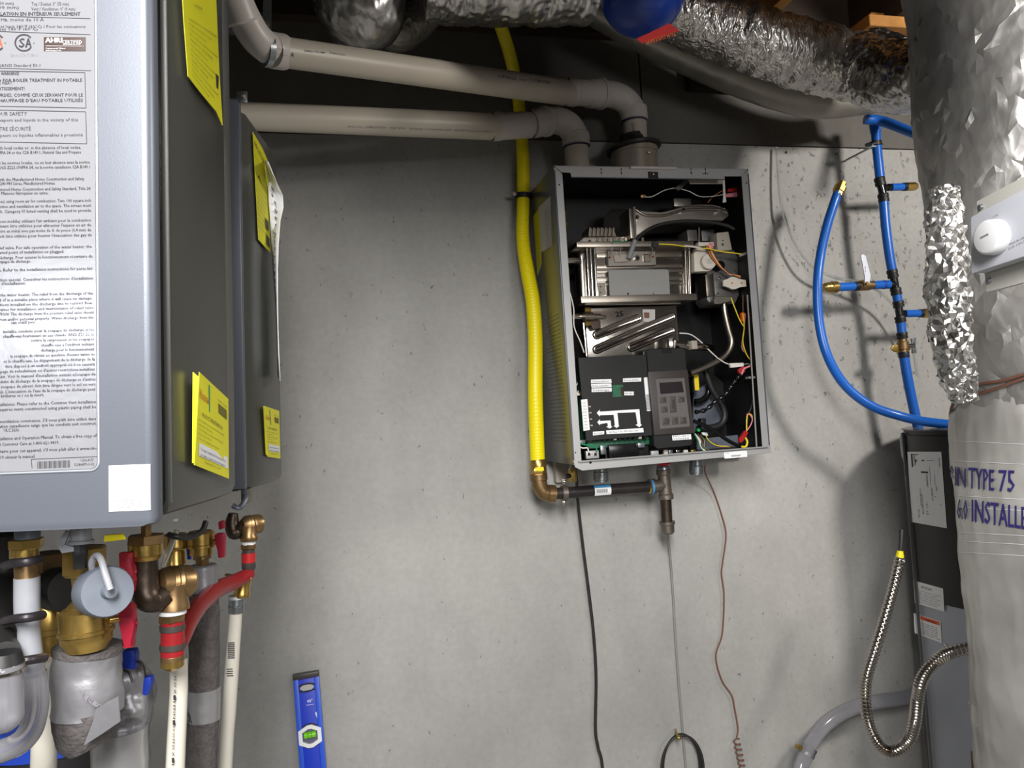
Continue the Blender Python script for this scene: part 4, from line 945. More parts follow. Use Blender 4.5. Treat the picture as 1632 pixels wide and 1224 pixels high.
MB().poly([q(x, y, yb-.024) for x, y in ((1372, 407), (1376, 405), (1380, 408), (1388, 440), (1386, 452), (1378, 452), (1379, 441))], (0, .003, 0), .001, 2).link('valve_lever', 'lever_white', BP)
tm = MB(); letter(tm, '3/4', q(1380, 434, yb-.0246), (.1, 0, .95), (-1, 0, .1), .004, .018); tm.link('printing', 'ink_grey', BP, kind='stuff')
c = q(1381, 452, yb-.026); MB().nut(c, c-V((0, .006, 0)), .006).link('lever_nut', 'brass', BP)
# lower valve with eared body
bl_('valve_body', (1438, 540), (1440, 562), [(0, 8), (.2, 8), (.25, 10.5), (.75, 10.5), (.8, 8), (1, 8)], 'brass_dark')
MB().poly([q(x, y, yb) for x, y in ((1420, 556), (1424, 550), (1450, 549), (1452, 556), (1448, 561), (1426, 561))], (0, .005, 0), .0015).link('mounting_ear', 'brass', BP)
MB().lathe(q(1446, 552, yb-.01), q(1457, 550, yb-.02), [(0, .006), (.7, .006), (1, .009)], 12).link('valve_stem', 'steel_dull', BP)
MB().poly([q(x, y, yb-.022) for x, y in ((1452, 539), (1461, 538), (1459, 548), (1461, 563), (1454, 563), (1455, 550))], (0, .004, 0), .001).link('valve_handle', 'galv', BP)
CL = wt('tube_clip', 'black clip with a screw fixing the blue tubing near its top', 'clip', 1395, 230, -.12)
wlathe((1394.5, 226, yb), (1395.5, 233, yb), [(0, 9), (0, 11.5), (1, 11.5), (1, 9)]).link('ring', 'black_plastic', CL)
MB().box(q(1383, 234, -.150), q(1408, 228, -.150)+V((0, .012, 0)), .001).box(q(1394, 232, -.138), q(1397, 230, -.138)+V((0, .133, 0))).link('base', 'galv', CL)
screw(1395, 227, -.165, .004, CL)
o = MB().tube([q(*p) for p in ((1336, 306, -.20), (1330, 322, -.20), (1318, 360, -.19), (1308, 405, -.18), (1303, 450, -.18), (1305, 510, -.18), (1318, 565, -.19), (1345, 612, -.20), (1385, 645, -.22), (1430, 662, -.24), (1475, 672, -.28), (1530, 678, -.34))], .0130, 20, True, 8)
BL = wt('blue_hose', 'long curved blue hose with a brass cap at its free end', 'hose', 1310, 480, -.19)
o.link('tube', 'pex_blue', BL)
MB().lathe(q(1334, 312, -.20), q(1342, 291, -.20), [(0, .0140), (.25, .0145), (.3, .0175), (.7, .0175), (.75, .013), (1, .013)], 8).link('brass_cap', 'brass', BL)
MB().lathe(q(1333.3, 314, -.20), q(1334.3, 311, -.20), [(0, .0138), (1, .0138)], 16).link('crimp_ring', 'black_plastic', BL)
cord('clear_tubing', 'thin clear tubing looping behind the curved blue hose', 'tubing', [(1238, 235, -.02), (1242, 300, -.03), (1250, 345, -.04), (1268, 390, -.05), (1295, 425, -.06), (1330, 442, -.07), (1372, 450, -.08), (1405, 468, -.08), (1425, 490, -.07), (1440, 530, -.05), (1455, 560, -.05), (1462, 600, -.04)], .0042, 'clear_tube', 10)

# ================================================================ tank-type water heater at right
ty = -.30; TX = q(1607, 800, ty).x; TRD = .245; TTOP = q(1440, 690, ty).z
print('tank', TX, TTOP)
TK = thing('storage_water_heater', 'tall grey storage water heater with a black upper cover, half hidden by foil', 'water heater', (TX, ty, 0))
zb = q(1452, 968, ty).z
MB().lathe((TX, ty, 0), (TX, ty, zb), [(0, TRD*.97), (.01, TRD), (1, TRD)], 72).link('shell', 'tank_grey', TK)
MB().lathe((TX, ty, zb-.003), (TX, ty, TTOP), [(0, TRD+.002), (0, TRD+.004), (.97, TRD+.004), (.975, TRD+.001), (1, TRD+.001)], 72).link('upper_cover', 'tank_black', TK)
MB().lathe((TX, ty, TTOP), (TX, ty, TTOP+.006), [(0, TRD+.006), (.6, TRD+.006), (1, TRD-.01)], 72).link('lid', 'case_side', TK)
def cylhit(px, py, r, cx=TX, cy=ty):
    d, c = W.ray(px, py); ax_, ay_ = d.x, d.y; ox, oy = c.x-cx, c.y-cy
    A = ax_*ax_+ay_*ay_; B = ox*ax_+oy*ay_; C = ox*ox+oy*oy-r*r; D_ = max(0, B*B-A*C)
    return c+d*((-B-math.sqrt(D_))/A)
def cyl_sheet(name, P, m, par, r, nu=8, nv=2):
    a, b, c_, d_ = P
    def fn(s, t):
        x = (a[0]*(1-s)+b[0]*s)*(1-t)+(d_[0]*(1-s)+c_[0]*s)*t; y = (a[1]*(1-s)+b[1]*s)*(1-t)+(d_[1]*(1-s)+c_[1]*s)*t
        return cylhit(x, y, r)
    return MB().grid(fn, nu, nv).link(name, m, par)
def cyl_txt(mb, s_, P, u0, v0, u1, v1, h, r, rot=0):
    """text inside the photographed quad P (tl,tr,br,bl); u,v fractions; h cap height as a fraction of the quad's height"""
    vs, fs = _txt(s_); a, b, c_, d_ = P
    x0, x1 = min(v.x for v in vs), max(v.x for v in vs); out = []
    for v in vs:
        s = (v.x-x0)/(x1-x0)
        if rot: uu = u0+v.y/.7*h; vv = v0+(v1-v0)*s
        else: uu = u0+(u1-u0)*s; vv = v0+(v1-v0)*s-v.y/.7*h
        x = (a[0]*(1-uu)+b[0]*uu)*(1-vv)+(d_[0]*(1-uu)+c_[0]*uu)*vv; y = (a[1]*(1-uu)+b[1]*uu)*(1-vv)+(d_[1]*(1-uu)+c_[1]*uu)*vv
        out.append(cylhit(x, y, r))
    bb = mb.pts(out)
    for f in fs: mb.face([bb[i] for i in f])
_pc = [cylhit(1441+.0*i, 700, TRD+.006) for i in range(1)][0]
_a = math.atan2(_pc.y-ty, _pc.x-TX)
def _edge(z, o): return V((TX+math.cos(_a+o)*(TRD+.006), ty+math.sin(_a+o)*(TRD+.006), z))
MB().poly([_edge(.2, 0), _edge(.2, .03), _edge(TTOP-.006, .03), _edge(TTOP-.006, 0)], (math.cos(_a)*.008, math.sin(_a)*.008, 0), .002).link('side_channel', 'case_side', TK)
MB().lathe(_edge(TTOP-.09, -.04), _edge(TTOP-.01, -.04), [(0, .006), (.2, .010), (.8, .010), (1, .006)], 12).link('latch', 'galv', TK)
Q1 = ((1446, 720), (1500, 720), (1509, 842), (1453, 832)); R1 = TRD+.0048
d1 = cyl_sheet('wiring_diagram', Q1, 'white_paper', TK, R1)
tm = MB()
for s_, u0, v0, v1, h in (('WIRING DIAGRAM', .90, .08, .2, .05), ('THERMOSTAT', .16, .05, .2, .06), ('UPPER ELEMENT', .5, .30, .48, .05), ('LOWER ELEMENT  3500W', .62, .48, .66, .05), ('CAUTION DISCONNECT POWER', .32, .58, .86, .05), ('240V  60Hz', .2, .8, .92, .05), ('GND', .76, .46, .52, .05), ('L1  L2', .45, .72, .86, .05)):
    cyl_txt(tm, s_, Q1, u0, v0, 0, v1, h, R1+.0006, 1)
def cline(u0, v0, u1, v1, w_=.008):
    a, b, c_, d_ = Q1; P = []
    for uu, vv in ((u0-w_, v0-w_*.6), (u1+w_, v0-w_*.6), (u1+w_, v1+w_*.6), (u0-w_, v1+w_*.6)) if u0 != u1 or True else ():
        x = (a[0]*(1-uu)+b[0]*uu)*(1-vv)+(d_[0]*(1-uu)+c_[0]*uu)*vv; y = (a[1]*(1-uu)+b[1]*uu)*(1-vv)+(d_[1]*(1-uu)+c_[1]*uu)*vv; P.append(cylhit(x, y, R1+.0006))
    tm.face(tm.pts(P))
for l in ((.12, .04, .12, .2, .02), (.12, .04, .3, .04, .01), (.22, .12, .46, .12, .016), (.22, .12, .22, .15, .016), (.38, .28, .55, .28, .018), (.55, .12, .75, .12, .004), (.62, .2, .62, .45, .004), (.3, .5, .3, .75, .004), (.3, .6, .75, .6, .004), (.45, .7, .9, .7, .004), (.75, .3, .75, .45, .004)): cline(*l)
tm.link('diagram_lines', 'ink', d1, kind='stuff')
Q2 = ((1455.5, 925), (1503, 938), (1505, 975), (1458, 961))
d2 = cyl_sheet('notice_label', Q2, 'white_paper', TK, R1)
tm = MB(); cyl_txt(tm, 'IMPORTANT', Q2, .25, .26, .62, .26, .12, R1+.0006)
for i, s_ in enumerate(('For your safety read before operating', 'this water heater', 'Follow lighting instructions exactly', 'Keep area clear and free from', 'combustible materials gasoline', 'Do not store flammable vapours')): cyl_txt(tm, s_, Q2, .14, .40+i*.1, .88-.1*(i % 2), .40+i*.1, .055, R1+.0006)
tm.link('printing', 'ink_grey', d2, kind='stuff')
Q3 = ((1456, 977), (1499, 990), (1501, 1025), (1458, 1009)); R3 = TRD+.0012
d3 = cyl_sheet('warning_label', Q3, 'white_paper', TK, R3)
cyl_sheet('warning_band', ((1463.5, 980.5), (1497, 991), (1497.5, 997), (1464, 986)), 'orange', d3, R3+.0006)
tm = MB(); cyl_txt(tm, 'WARNING', Q3, .4, .22, .85, .22, .13, R3+.0012)
for i, s_ in enumerate(('Shock hazard turn off', 'power before removing', 'cover. Check wiring', 'hot water can scald', 'read the manual', 'See instruction manual for details')): cyl_txt(tm, s_, Q3, .26 if i < 5 else .06, .40+i*.1, .85 if i < 5 else .95, .40+i*.1, .06, R3+.0008)
tm.link('printing', 'ink', d3, kind='stuff')
for px, py in ((1508, 1028), (1546, 1120)):
    c = cylhit(px, py, TRD); MB().sph(c, .005, u=12, v=8).link('screw', 'steel_bright', TK)
pe = cylhit(1551, 1215, TRD+.002)
cyl_sheet('energy_label', ((1547, 1197), (1556, 1199), (1558, 1240), (1549, 1238)), 'wire_brown', TK, TRD+.002)

# armoured cable
P, k = [], 0
CB = wt('flexible_conduit', 'ribbed steel conduit hanging in a loop beside the tank', 'conduit', 1430, 1100, -.42)
cp_ = [(1434, 890, -.36), (1424, 935, -.37), (1410, 985, -.39), (1393, 1040, -.41), (1381, 1080, -.43), (1379, 1115, -.45), (1385, 1155, -.46), (1402, 1188, -.48), (1424, 1198, -.50), (1448, 1180, -.53), (1458, 1150, -.56), (1462, 1115, -.58), (1470, 1082, -.60), (1490, 1055, -.62), (1515, 1040, -.62), (1560, 1030, -.62)]
MB().tube([q(*p) for p in cp_], .0125, 16, True, 30, lambda i, r: r*(1+.13*math.sin(i*1.55))).link('conduit', 'steel', CB, 60)
MB().lathe(q(1434, 884, -.36), q(1434, 896, -.36), [(0, .008), (.5, .008), (.55, .012), (1, .012)], 12).link('connector_sleeve', 'white_paper', CB)
MB().lathe(q(1434.5, 878, -.36), q(1434, 888, -.36), [(0, .0075), (1, .0105)], 12).link('connector_cap', 'yellow_gas', CB)
MB().tube([q(1437, 845, -.33), q(1436, 866, -.345), q(1434.5, 880, -.36)], .006, 8).link('wire_end', 'rubber', CB)
DR = wt('drain_tube', 'grey clear drain tube curving down at the lower right', 'tubing', 1330, 1150, -.1)
wtube([(1475, 1098, -.06), (1440, 1112, -.06), (1400, 1118, -.07), (1355, 1130, -.08), (1318, 1152, -.09), (1295, 1180, -.10), (1283, 1205, -.11), (1272, 1240, -.12), (1262, 1330, -.12)], 12.5, 20, 8).link('tube', 'clear_grey', DR)
wlathe((1386, 1104, -.075), (1392, 1138, -.075), [(0, .5), (1, .5)]).link('tie', 'steel_dull', DR)
wlathe((1290, 1190, -.10), (1284, 1203, -.10), [(0, 13), (0, 14.5), (.4, 14.5), (.5, 13.5), (.6, 14.5), (1, 14.5), (1, 13)]).link('hose_clamp', 'galv', DR)
MB().nut(q(1277, 1192, -.12), q(1269, 1189, -.12), .007).link('clamp_screw', 'brass', DR)

# ================================================================ ducts overhead
def foil_tube(pts, rpx, amp, freq, n=120, k=24, axial=(1, 1, 1), ring=0, fr=W, dome=False, seed=0, rscale=None):
    P = [fr.q(*p) for p in pts]; rs = rpx if isinstance(rpx, (list, tuple)) else [rpx]*len(pts)
    Rr = [a*(sc(p[2])) for a, p in zip(rs, pts)]
    P, Rr = spline(P, Rr, k); mb = MB(fr); rings = []; up = None; dist = 0
    if dome:                                      # close the last end with a round cap
        t = (P[-1]-P[-2]).normalized(); r0 = Rr[-1]; p0 = P[-1]
        for i in range(1, 13):
            an = i/12*math.pi/2*.98; P.append(p0+t*r0*math.sin(an)); Rr.append(r0*math.cos(an))
    for i, p in enumerate(P):
        t = (P[min(i+1, len(P)-1)]-P[max(i-1, 0)]).normalized()
        if i: dist += (p-P[i-1]).length
        if up is None: up = V((0, 0, 1)) if abs(t.z) < .9 else V((1, 0, 0))
        up = (up-t*up.dot(t)).normalized(); sd = t.cross(up); row = []
        for j in range(n):
            a = j*2*math.pi/n; dr = sd*math.cos(a)+up*math.sin(a)
            u = V((math.cos(a)*Rr[i]*freq*axial[0], math.sin(a)*Rr[i]*freq*axial[1], dist*freq*axial[2]+seed*10))
            nv = noise.noise(u)*.6+(1-abs(noise.noise(u*2.1+V((5, 5, 5))))*2)*.35+noise.noise(u*4.7)*.22
            h = amp*nv+ring*math.sin(dist*120+noise.noise(u*.8)*4)
            row.append(mb.bm.verts.new(p+dr*max(.001, Rr[i]+h)))
        rings.append(row)
    for a, b in zip(rings, rings[1:]):
        for j in range(n): mb.face([a[j], a[(j+1) % n], b[(j+1) % n], b[j]])
    mb.face(rings[0][::-1]); mb.face(rings[-1]); return mb
D1 = foil_tube([(965, -38, -.32), (1030, -8, -.33), (1120, 34, -.34), (1220, 70, -.36), (1320, 98, -.38), (1385, 112, -.42)], [44, 50, 54, 58, 60, 62], .011, 26, axial=(.38, .38, 1.25), ring=.0015)
DU = wt('insulated_duct', 'big crinkled silver foil duct sloping down right, right of the blue tank', 'duct', 1200, 120, -.35)
D1.link('sleeve', 'foil_fine', DU, 60)
foil_tube([(1372, 100, -.42), (1400, 112, -.46), (1430, 122, -.52), (1480, 118, -.62), (1540, 95, -.72)], [62, 66, 66, 62, 60], .012, 22, axial=(1, 1, 1.4), seed=3).link('elbow', 'foil', DU, 60)
DB = foil_tube([(940, 12, -.14), (990, 40, -.14), (1090, 88, -.14), (1190, 128, -.17), (1290, 156, -.21), (1370, 158, -.25), (1430, 146, -.28)], [24, 27, 30, 33, 34, 30, 26], .003, 9, seed=5)
tag(DB.link('grey_duct', 'foil_dull', None, 60), 'smooth dull grey duct under the big crinkled foil duct', 'duct')
tag(foil_tube([(560, -95, -.36), (566, -50, -.36), (572, -15, -.36), (576, 8, -.36)], [70, 74, 76, 70], .010, 24, seed=8, dome=True).link('foil_duct_end', 'foil_soft', None, 60), 'rounded foil duct end above the left part of the upper pipe', 'duct')
tag(foil_tube([(668, -26, -.42), (705, -28, -.42), (760, -28, -.42), (850, -26, -.42), (900, -20, -.42), (945, -14, -.42)], [56, 62, 66, 66, 60, 52], .009, 26, seed=12).link('foil_duct', 'foil_soft', None, 60), 'crinkled foil duct at the top, left of the blue tank', 'duct')
tag(foil_tube([(600, 10, -.17), (625, 45, -.16), (650, 40, -.15), (690, 5, -.15)], [30, 32, 32, 30], .006, 30, seed=31).link('dark_duct', 'foil_dull', None, 60), 'dark foil wrapped bend behind the rounded duct end', 'duct')
ET = wt('expansion_tank', 'round blue expansion tank hanging at the top edge', 'tank', 1024, -20, -.60)
c = q(1024, -12, -.62); rr = 75*sc(-.62); P = []
MB().lathe(c+V((0, 0, .22)), c-V((0, 0, rr)), [(0, .02), (.01, rr*.95), (.1, rr)]+[((.22+rr*math.sin(i/14*math.pi/2))/(.22+rr), max(.002, rr*math.cos(i/14*math.pi/2))) for i in range(15)], 56).link('shell', 'blue_tank', ET)
MB().tube([c+V((0, 0, .20)), c+V((0, 0, .45))], .012, 12).link('nipple', 'galv', ET)
def sphq(px, py, lift):
    d, cc = W.ray(px, py); cz = c; zc = c
    o_ = cc-cz; b_ = d.dot(o_)/d.dot(d); D_ = b_*b_-(o_.dot(o_)-(rr+lift)**2)/d.dot(d)
    t = -b_-math.sqrt(D_) if D_ > 0 else -b_
    return cc+d*t
mb = MB()
st_ = [(1014, 63), (1066, 37), (1081, 48), (1023, 69)]
P0 = [sphq(1014, 60, .002), sphq(1064, 36, .002)]; nn = (CAM-c).normalized()
A_, B_, C_, D__ = q(1014, 62, -.70), q(1067, 37, -.70), q(1083, 49, -.70), q(1023, 69, -.70)
mb.poly([A_, B_, C_, D__], (0, .0015, 0)); rs = mb.link('red_sticker', 'tape_red', ET)
tm = MB(); Uu = (C_-D__); wd = Uu.length; Uu.normalize(); letter(tm, 'WARNING HOT', q(1028, 65, -.7008), Uu, (Uu.cross(V((0, 1, 0)))*-1), .009, wd*.78); tm.link('printing', 'orange', rs, kind='stuff')

# ================================================================ foil-wrapped column in the foreground at right
CY = -.90; CX = q(1682, 600, CY).x; k_ = sc(CY)
eu = [(-140, 1425), (0, 1432), (60, 1446), (120, 1449), (200, 1450), (300, 1466), (400, 1476), (500, 1480), (570, 1492), (630, 1512), (660, 1518)]
el_ = [(630, 1520), (660, 1513), (720, 1512), (800, 1522), (900, 1530), (1050, 1544), (1230, 1554), (1500, 1566), (1800, 1580)]
def prof(tab):
    out = []
    for py, px in tab:
        # tangent silhouette: distance of the sight line px,py from the vertical axis
        d, c = W.ray(px, py); dx, dy = d.x, d.y; ox, oy = CX-c.x, CY-c.y
        n_ = abs(dx*oy-dy*ox)/math.hypot(dx, dy); t = (ox*dx+oy*dy)/(dx*dx+dy*dy); out.append((c.z+d.z*t, n_))
    return sorted(out)
def rad(pr, z):
    if z <= pr[0][0]: return pr[0][1]
    for (z0, r0), (z1, r1) in zip(pr, pr[1:]):
        if z <= z1: t = (z-z0)/(z1-z0); return r0+(r1-r0)*t
    return pr[-1][1]
PU, PL_ = prof(eu), prof(el_)
print('col', PU[0], PU[-1], PL_[0], PL_[-1])
def crinkle(a, z, r, amp, f, sd):
    u = V((math.cos(a)*r*f, math.sin(a)*r*f, z*f*.6+sd))
    return amp*.75*(noise.noise(u)*.7+(.5-abs(noise.noise(u*1.9+V((3, 1, 2)))))*.9+noise.noise(u*5)*.18)
def rU(a, z): return rad(PU, z)-.004+crinkle(a, z, .2, .008, 14, 0)
def rL(a, z):
    r = rad(PL_, z); return r+crinkle(a, z, .16, .005, 12, 9)+.0010*math.sin(z*75+3*noise.noise(V((math.cos(a), math.sin(a), z*3))))+.0015*noise.noise(V((math.cos(a)*9, math.sin(a)*9, z*2.2)))
FC = thing('foil_column', 'tall foil wrapped insulated column filling the right edge', 'insulation', (CX, CY, 0))
def sleeve(rf_, z0, z1, nz, n=260, jit=0):
    mb = MB(); g = []
    for j in range(nz+1):
        z = z0+(z1-z0)*j/nz; g.append([mb.bm.verts.new((CX+math.cos(2*math.pi*i/n)*rf_(2*math.pi*i/n, z), CY+math.sin(2*math.pi*i/n)*rf_(2*math.pi*i/n, z), z)) for i in range(n)])
    for j in range(nz):
        for i in range(n):
            a, b, c_, d_ = g[j][i], g[j][(i+1) % n], g[j+1][(i+1) % n], g[j+1][i]
            if not jit: mb.face([a, b, c_, d_])
            elif random.random() < .5: mb.face([a, b, c_]); mb.face([a, c_, d_])
            else: mb.face([a, b, d_]); mb.face([b, c_, d_])
    if jit:
        for row in g[1:-1]:
            for vtx in row:
                vtx.co += V((random.gauss(0, 1), random.gauss(0, 1), random.gauss(0, 2.4)))*jit
    mb.face(g[0][::-1]); mb.face(g[-1]); return mb
zs = q(1518, 652, CY).z
sleeve(rU, zs-.004, min(2.86, PU[-1][0]), 70, 92, .0011).link('upper_sleeve', 'foil_column', FC, 18)
sleeve(rL, .0, zs+.03, 300).link('lower_sleeve', 'jacket', FC, 70)
def colhit(px, py, rf_, lift):
    d, c = W.ray(px, py)
    def f(t):
        p = c+d*t; a = math.atan2(p.y-CY, p.x-CX) % (2*math.pi); return math.hypot(p.x-CX, p.y-CY)-rf_(a, p.z)-lift
    t = .5/F
    t0 = .3
    L_ = d.length; t = .5/L_
    while t*L_ < 2.3:
        if f(t) < 0: break
        t += .006/L_
    else: return None
    a, b = t-.006/L_, t
    for _ in range(16):
        m = (a+b)/2
        if f(m) < 0: b = m
        else: a = m
    return c+d*b
def col_txt(mb, s_, x0p, y0p, x1p, y1p, h0, h1):
    vs, fs = _txt(s_); x0, x1 = min(v.x for v in vs), max(v.x for v in vs); out = []
    for v in vs:
        s = (v.x-x0)/(x1-x0); hh = (h0+(h1-h0)*s)*v.y/.7
        out.append(colhit(x0p+(x1p-x0p)*s, y0p+(y1p-y0p)*s-hh, rL, .0026))
    b = [mb.bm.verts.new(p) if p else None for p in out]
    for f in fs:
        if all(b[i] for i in f): mb.face([b[i] for i in f])
tm = MB()
for s_, a, b, y0, y1, h in (('B', 1510, 1518, 771, 772, 30), ('IN', 1522, 1539, 774, 777, 31), ('TYPE', 1544, 1584, 778, 782, 34), ('75', 1592, 1617, 783, 784, 35), ('16.0', 1520, 1542, 826, 829, 33), ('INSTALLED', 1549, 1652, 831, 846, 36)):
    for dx in (-.45, .45): col_txt(tm, s_, a+dx, y0, b+dx, y1, h, h)
tm.link('lettering', 'text_blue', FC, kind='stuff')
# scrim lines of the jacket
tm = MB()
for py in (702, 734, 790, 808, 848, 862, 880):
    prev = None; row = []
    for i in range(26):
        h = colhit(1512+i*6+(py-700)*.06, py+i*.32, rL, .0009)
        if h: row.append(h)
    if len(row) > 3: tm.tube(row, .0006, 4, True)
tm.link('scrim_thread', 'tape_white', FC, kind='stuff')
# roll of crumpled foil standing against the column
RP = []
for py, px, r in ((300, 1506, 22), (340, 1506, 28), (400, 1508, 32), (470, 1510, 33), (540, 1516, 33), (600, 1528, 27), (640, 1536, 18)):
    RP.append(((px, py, CY-.075), r))
mbr = foil_tube([p for p, _ in RP], [r for _, r in RP], .011, 34, n=34, k=9, seed=21)
bmesh.ops.triangulate(mbr.bm, faces=mbr.bm.faces[:])
for vtx in mbr.bm.verts: vtx.co += V((random.gauss(0, 1), random.gauss(0, 1), random.gauss(0, 1)))*.0014
ro = mbr.link('foil_roll', 'foil_roll', FC, 10); ro['label'] = 'brighter crumpled foil roll'
P = []
W1 = MB(); row = []
for px, py in ((1516, 634), (1522, 624), (1540, 616), (1570, 611), (1600, 606), (1640, 594)):
    h = colhit(px, py, rU, .006) or q(px, py, CY-.1); row.append(h)
BW = thing('brown_wire', 'twin brown wire tied round the foil column', 'wire', (CX-.1, CY, zs))
MB().tube(row, .0028, 8, True, 6).link('strand', 'wire_brown', BW)
row = []
for px, py in ((1514, 664), (1518, 645), (1530, 632), (1560, 627), (1590, 618), (1640, 600)):
    h = colhit(px, py, rU, .008) or q(px, py, CY-.1); row.append(h)
MB().tube(row, .0028, 8, True, 6).link('strand', 'wire_brown', BW)

# thermostat on a plate that faces left
_ty = _n(V((600-816, 676-612, F))); _tr = .20; _tx = _ty.cross(V((-.052, -1, 0))).normalized(); 
_tu = V((-.052, -1, 0)); _tu = _n(_tu-_ty*_tu.dot(_ty)); _tx = _ty.cross(_tu); _ty, _tu = _n(_ty+_tu*-.15), _n(_tu+_ty*.15); _tx = _ty.cross(_tu)
T = Fr(CAM, _toW(_tx), _toW(_ty), _toW(_tu))
tx0 = T.q(1545, 390, .83).x
def tq(px, py, off=0): return T.qx(px, py, tx0+off)
TH = thing('thermostat', 'white wall thermostat with a round dial, fixed to the foil column', 'thermostat', tq(1600, 380), fr=T)
def tplate(name, P, off, th, m, bev=.001):
    return MB(T).poly([tq(px, py, off) for px, py in P], (th, 0, 0), bev, 2).link(name, m, TH)
tplate('cover', [(1546, 346), (1660, 286), (1660, 400), (1547, 437)], 0, .022, 'thermo_white', .003)
tplate('back_plate', [(1556, 321), (1668, 262), (1672, 440), (1572, 466)], .024, .008, 'thermo_plate', .001)
tplate('mounting_block', [(1590, 330), (1668, 290), (1672, 420), (1600, 440)], .032, .06, 'thermo_plate', .001)
c = tq(1588, 378, -.0); 
kn = MB(T).lathe(c, c+V((-.017, 0, 0)), [(0, .0225), (.05, .023), (.8, .022), (.93, .0205), (1, .018)], 48).link('dial', 'knob_white', TH)
MB(T).box(tq(1562, 378, -.0176), tq(1576, 374, -.0168)).link('pointer', 'ink_grey', kn)
for px, py in ((1562, 330), (1575, 447)):
    c = tq(px, py, .022); MB(T).lathe(c+V((.002, 0, 0)), c-V((.002, 0, 0)), [(0, .004), (1, .003)], 12).link('screw', 'galv', TH)
tm = MB(T)
for i, s_ in enumerate(('MADE IN CANADA', '22A 120-240V')):
    o_ = tq(1607, 392+i*6, -.0005); letter(tm, s_, o_, (0, -1, 0), (0, 0, 1), .0028, .036)
o_ = tq(1583, 347, -.0005); letter(tm, 'LOW', o_, (0, -1, 0), (0, 0, 1), .0022, .008)
tm.link('printing', 'ink_grey', TH, kind='stuff')
# ================================================================ the rack: two closed heaters seen from their right
r = R.q
def rbox(name, a, b, m, par, bev=.001, seg=2): return MB(R).box(a, b, bev, seg).link(name, m, par)
y0 = .60
xc = r(240, 500, y0).x; zb1 = r(245, 838, y0).z; zt1 = zb1+.66
print('rack', xc, zb1, R.w((xc, y0, zb1)))
H1 = thing('closed_water_heater', 'large closed silver water heater at left with a printed label on its front', 'water heater', (xc-.2, y0+.1, zb1), fr=R)
xl = xc-.46
def profile_prism(prof, z0, z1, name, m, par, zr=0, mir=True):
    """outline (x, y) of the right half, mirrored about the middle, run from z0 to z1 with a chamfer zr"""
    cx = xc-.23; P = prof+([(2*cx-x, y) for x, y in prof[::-1]] if mir else [])
    mb = MB(R); mx = sum(p[0] for p in P)/len(P); my = sum(p[1] for p in P)/len(P)
    lv = [(z0, -zr), (z0+zr*.3, -zr*.3), (z0+zr, 0), (z1-zr, 0), (z1-zr*.3, -zr*.3), (z1, -zr)] if zr else [(z0, 0), (z1, 0)]
    rings = []
    for z, o in lv:
        rings.append(mb.pts([(x+(o if x > mx else -o), y+(-o if y < my else o)*.0, z) for x, y in P]))
    n = len(P)
    for a, b in zip(rings, rings[1:]):
        for i in range(n): mb.face([a[i], a[(i+1) % n], b[(i+1) % n], b[i]])
    mb.face(rings[0][::-1]); mb.face(rings[-1]); return mb.link(name, m, par)
xs_ = -.2475
cov = profile_prism([(xc-.0055, y0), (xc-.002, y0+.0006), (xc+.001, y0+.003), (xc+.0022, y0+.007), (xc+.0022, y0+.014)], zb1, zt1, 'front_cover', 'silver_paint', H1, .006)
profile_prism([(xc-.004, y0+.012), (xc-.0035, y0+.024), (xs_-.010, y0+.032), (xs_-.009, y0+.046), (xs_-.003, y0+.062)], zb1+.004, zt1, 'collar', 'body_dark', H1, .010)
body = profile_prism([(xs_-.0035, y0+.057), (xs_-.0006, y0+.058), (xs_, y0+.064), (xs_, y0+.213), (xs_-.002, y0+.219), (xs_-.003, y0+.245), (xs_-.012, y0+.262), (xs_-.024, y0+.268)], zb1+.0005, zt1, 'case', 'body_grey', H1, .012)
MB(R).tube([(xs_-.0012, y0+.0595, zb1+.012), (xs_-.0012, y0+.0595, zt1)], .0012, 8).link('edge_bead', 'body_band', H1)
MB(R).poly([(xs_-.002, y0+.2135, zb1+.03), (xs_-.002, y0+.2135, zt1), (xs_-.002, y0+.238, zt1), (xs_-.002, y0+.238, zb1+.045)], (.0018, 0, 0), .0008, 2).link('rear_band', 'body_band', H1)
# printed front label
lx1 = r(153, 400, y0).x; lz0 = r(150, 747, y0).z
def rq(px, py, off=0): return r(px, py, y0-off)
yl = .0006
P = [(lx1, zt1-.02)]+[(lx1-.005+.005*math.cos(a), lz0+.005-.005*math.sin(a)) for a in [i*math.pi/10 for i in range(6)]]+[(xl+.04, lz0), (xl+.04, zt1-.02)]
LB1 = MB(R).poly([(x, y0-yl, z) for x, z in P], (0, yl, 0)).link('label', 'label_film', H1)
rim = [(lx1+.0012, y0-.0003, zt1-.02)]+[(lx1-.005+.0062*math.cos(a), y0-.0003, lz0+.005-.0062*math.sin(a)) for a in [i*math.pi/16 for i in range(9)]]+[(xl+.04, y0-.0003, lz0-.0012)]
MB(R).tube(rim, .0009, 8).link('label_rim', 'rim', LB1)
tm = MB(R); tb_ = MB(R); tg = MB(R)
def line(xr, y, s_, h=5.2, al='R', x0=None, mbx=None, bold=0, y1=None):
    """one printed line ending at photographed x = xr on row y; long lines run out of the picture at the left"""
    mbx = mbx or tm; O = rq(xr, y+h/2, yl+.0003); k = y0/F
    wd = None
    if x0 is not None: wd = (xr-x0)*k
    letter(mbx, s_, O, (1, 0, 0), (0, 0, 1), h*k, wd, 'R', bold*k)
L = [(22, 5, -70, 'dégagements  min  5" (100 mm)', 5), (30, 11.5, -70, 'ventilation  3" (300 mm)', 5),
 (110, 6, 53, 'Top / Dessus: 3" (75 mm)', 5.5), (120, 14, 53, 'Vent / Ventilation: 0" (0 mm)', 5.5)]
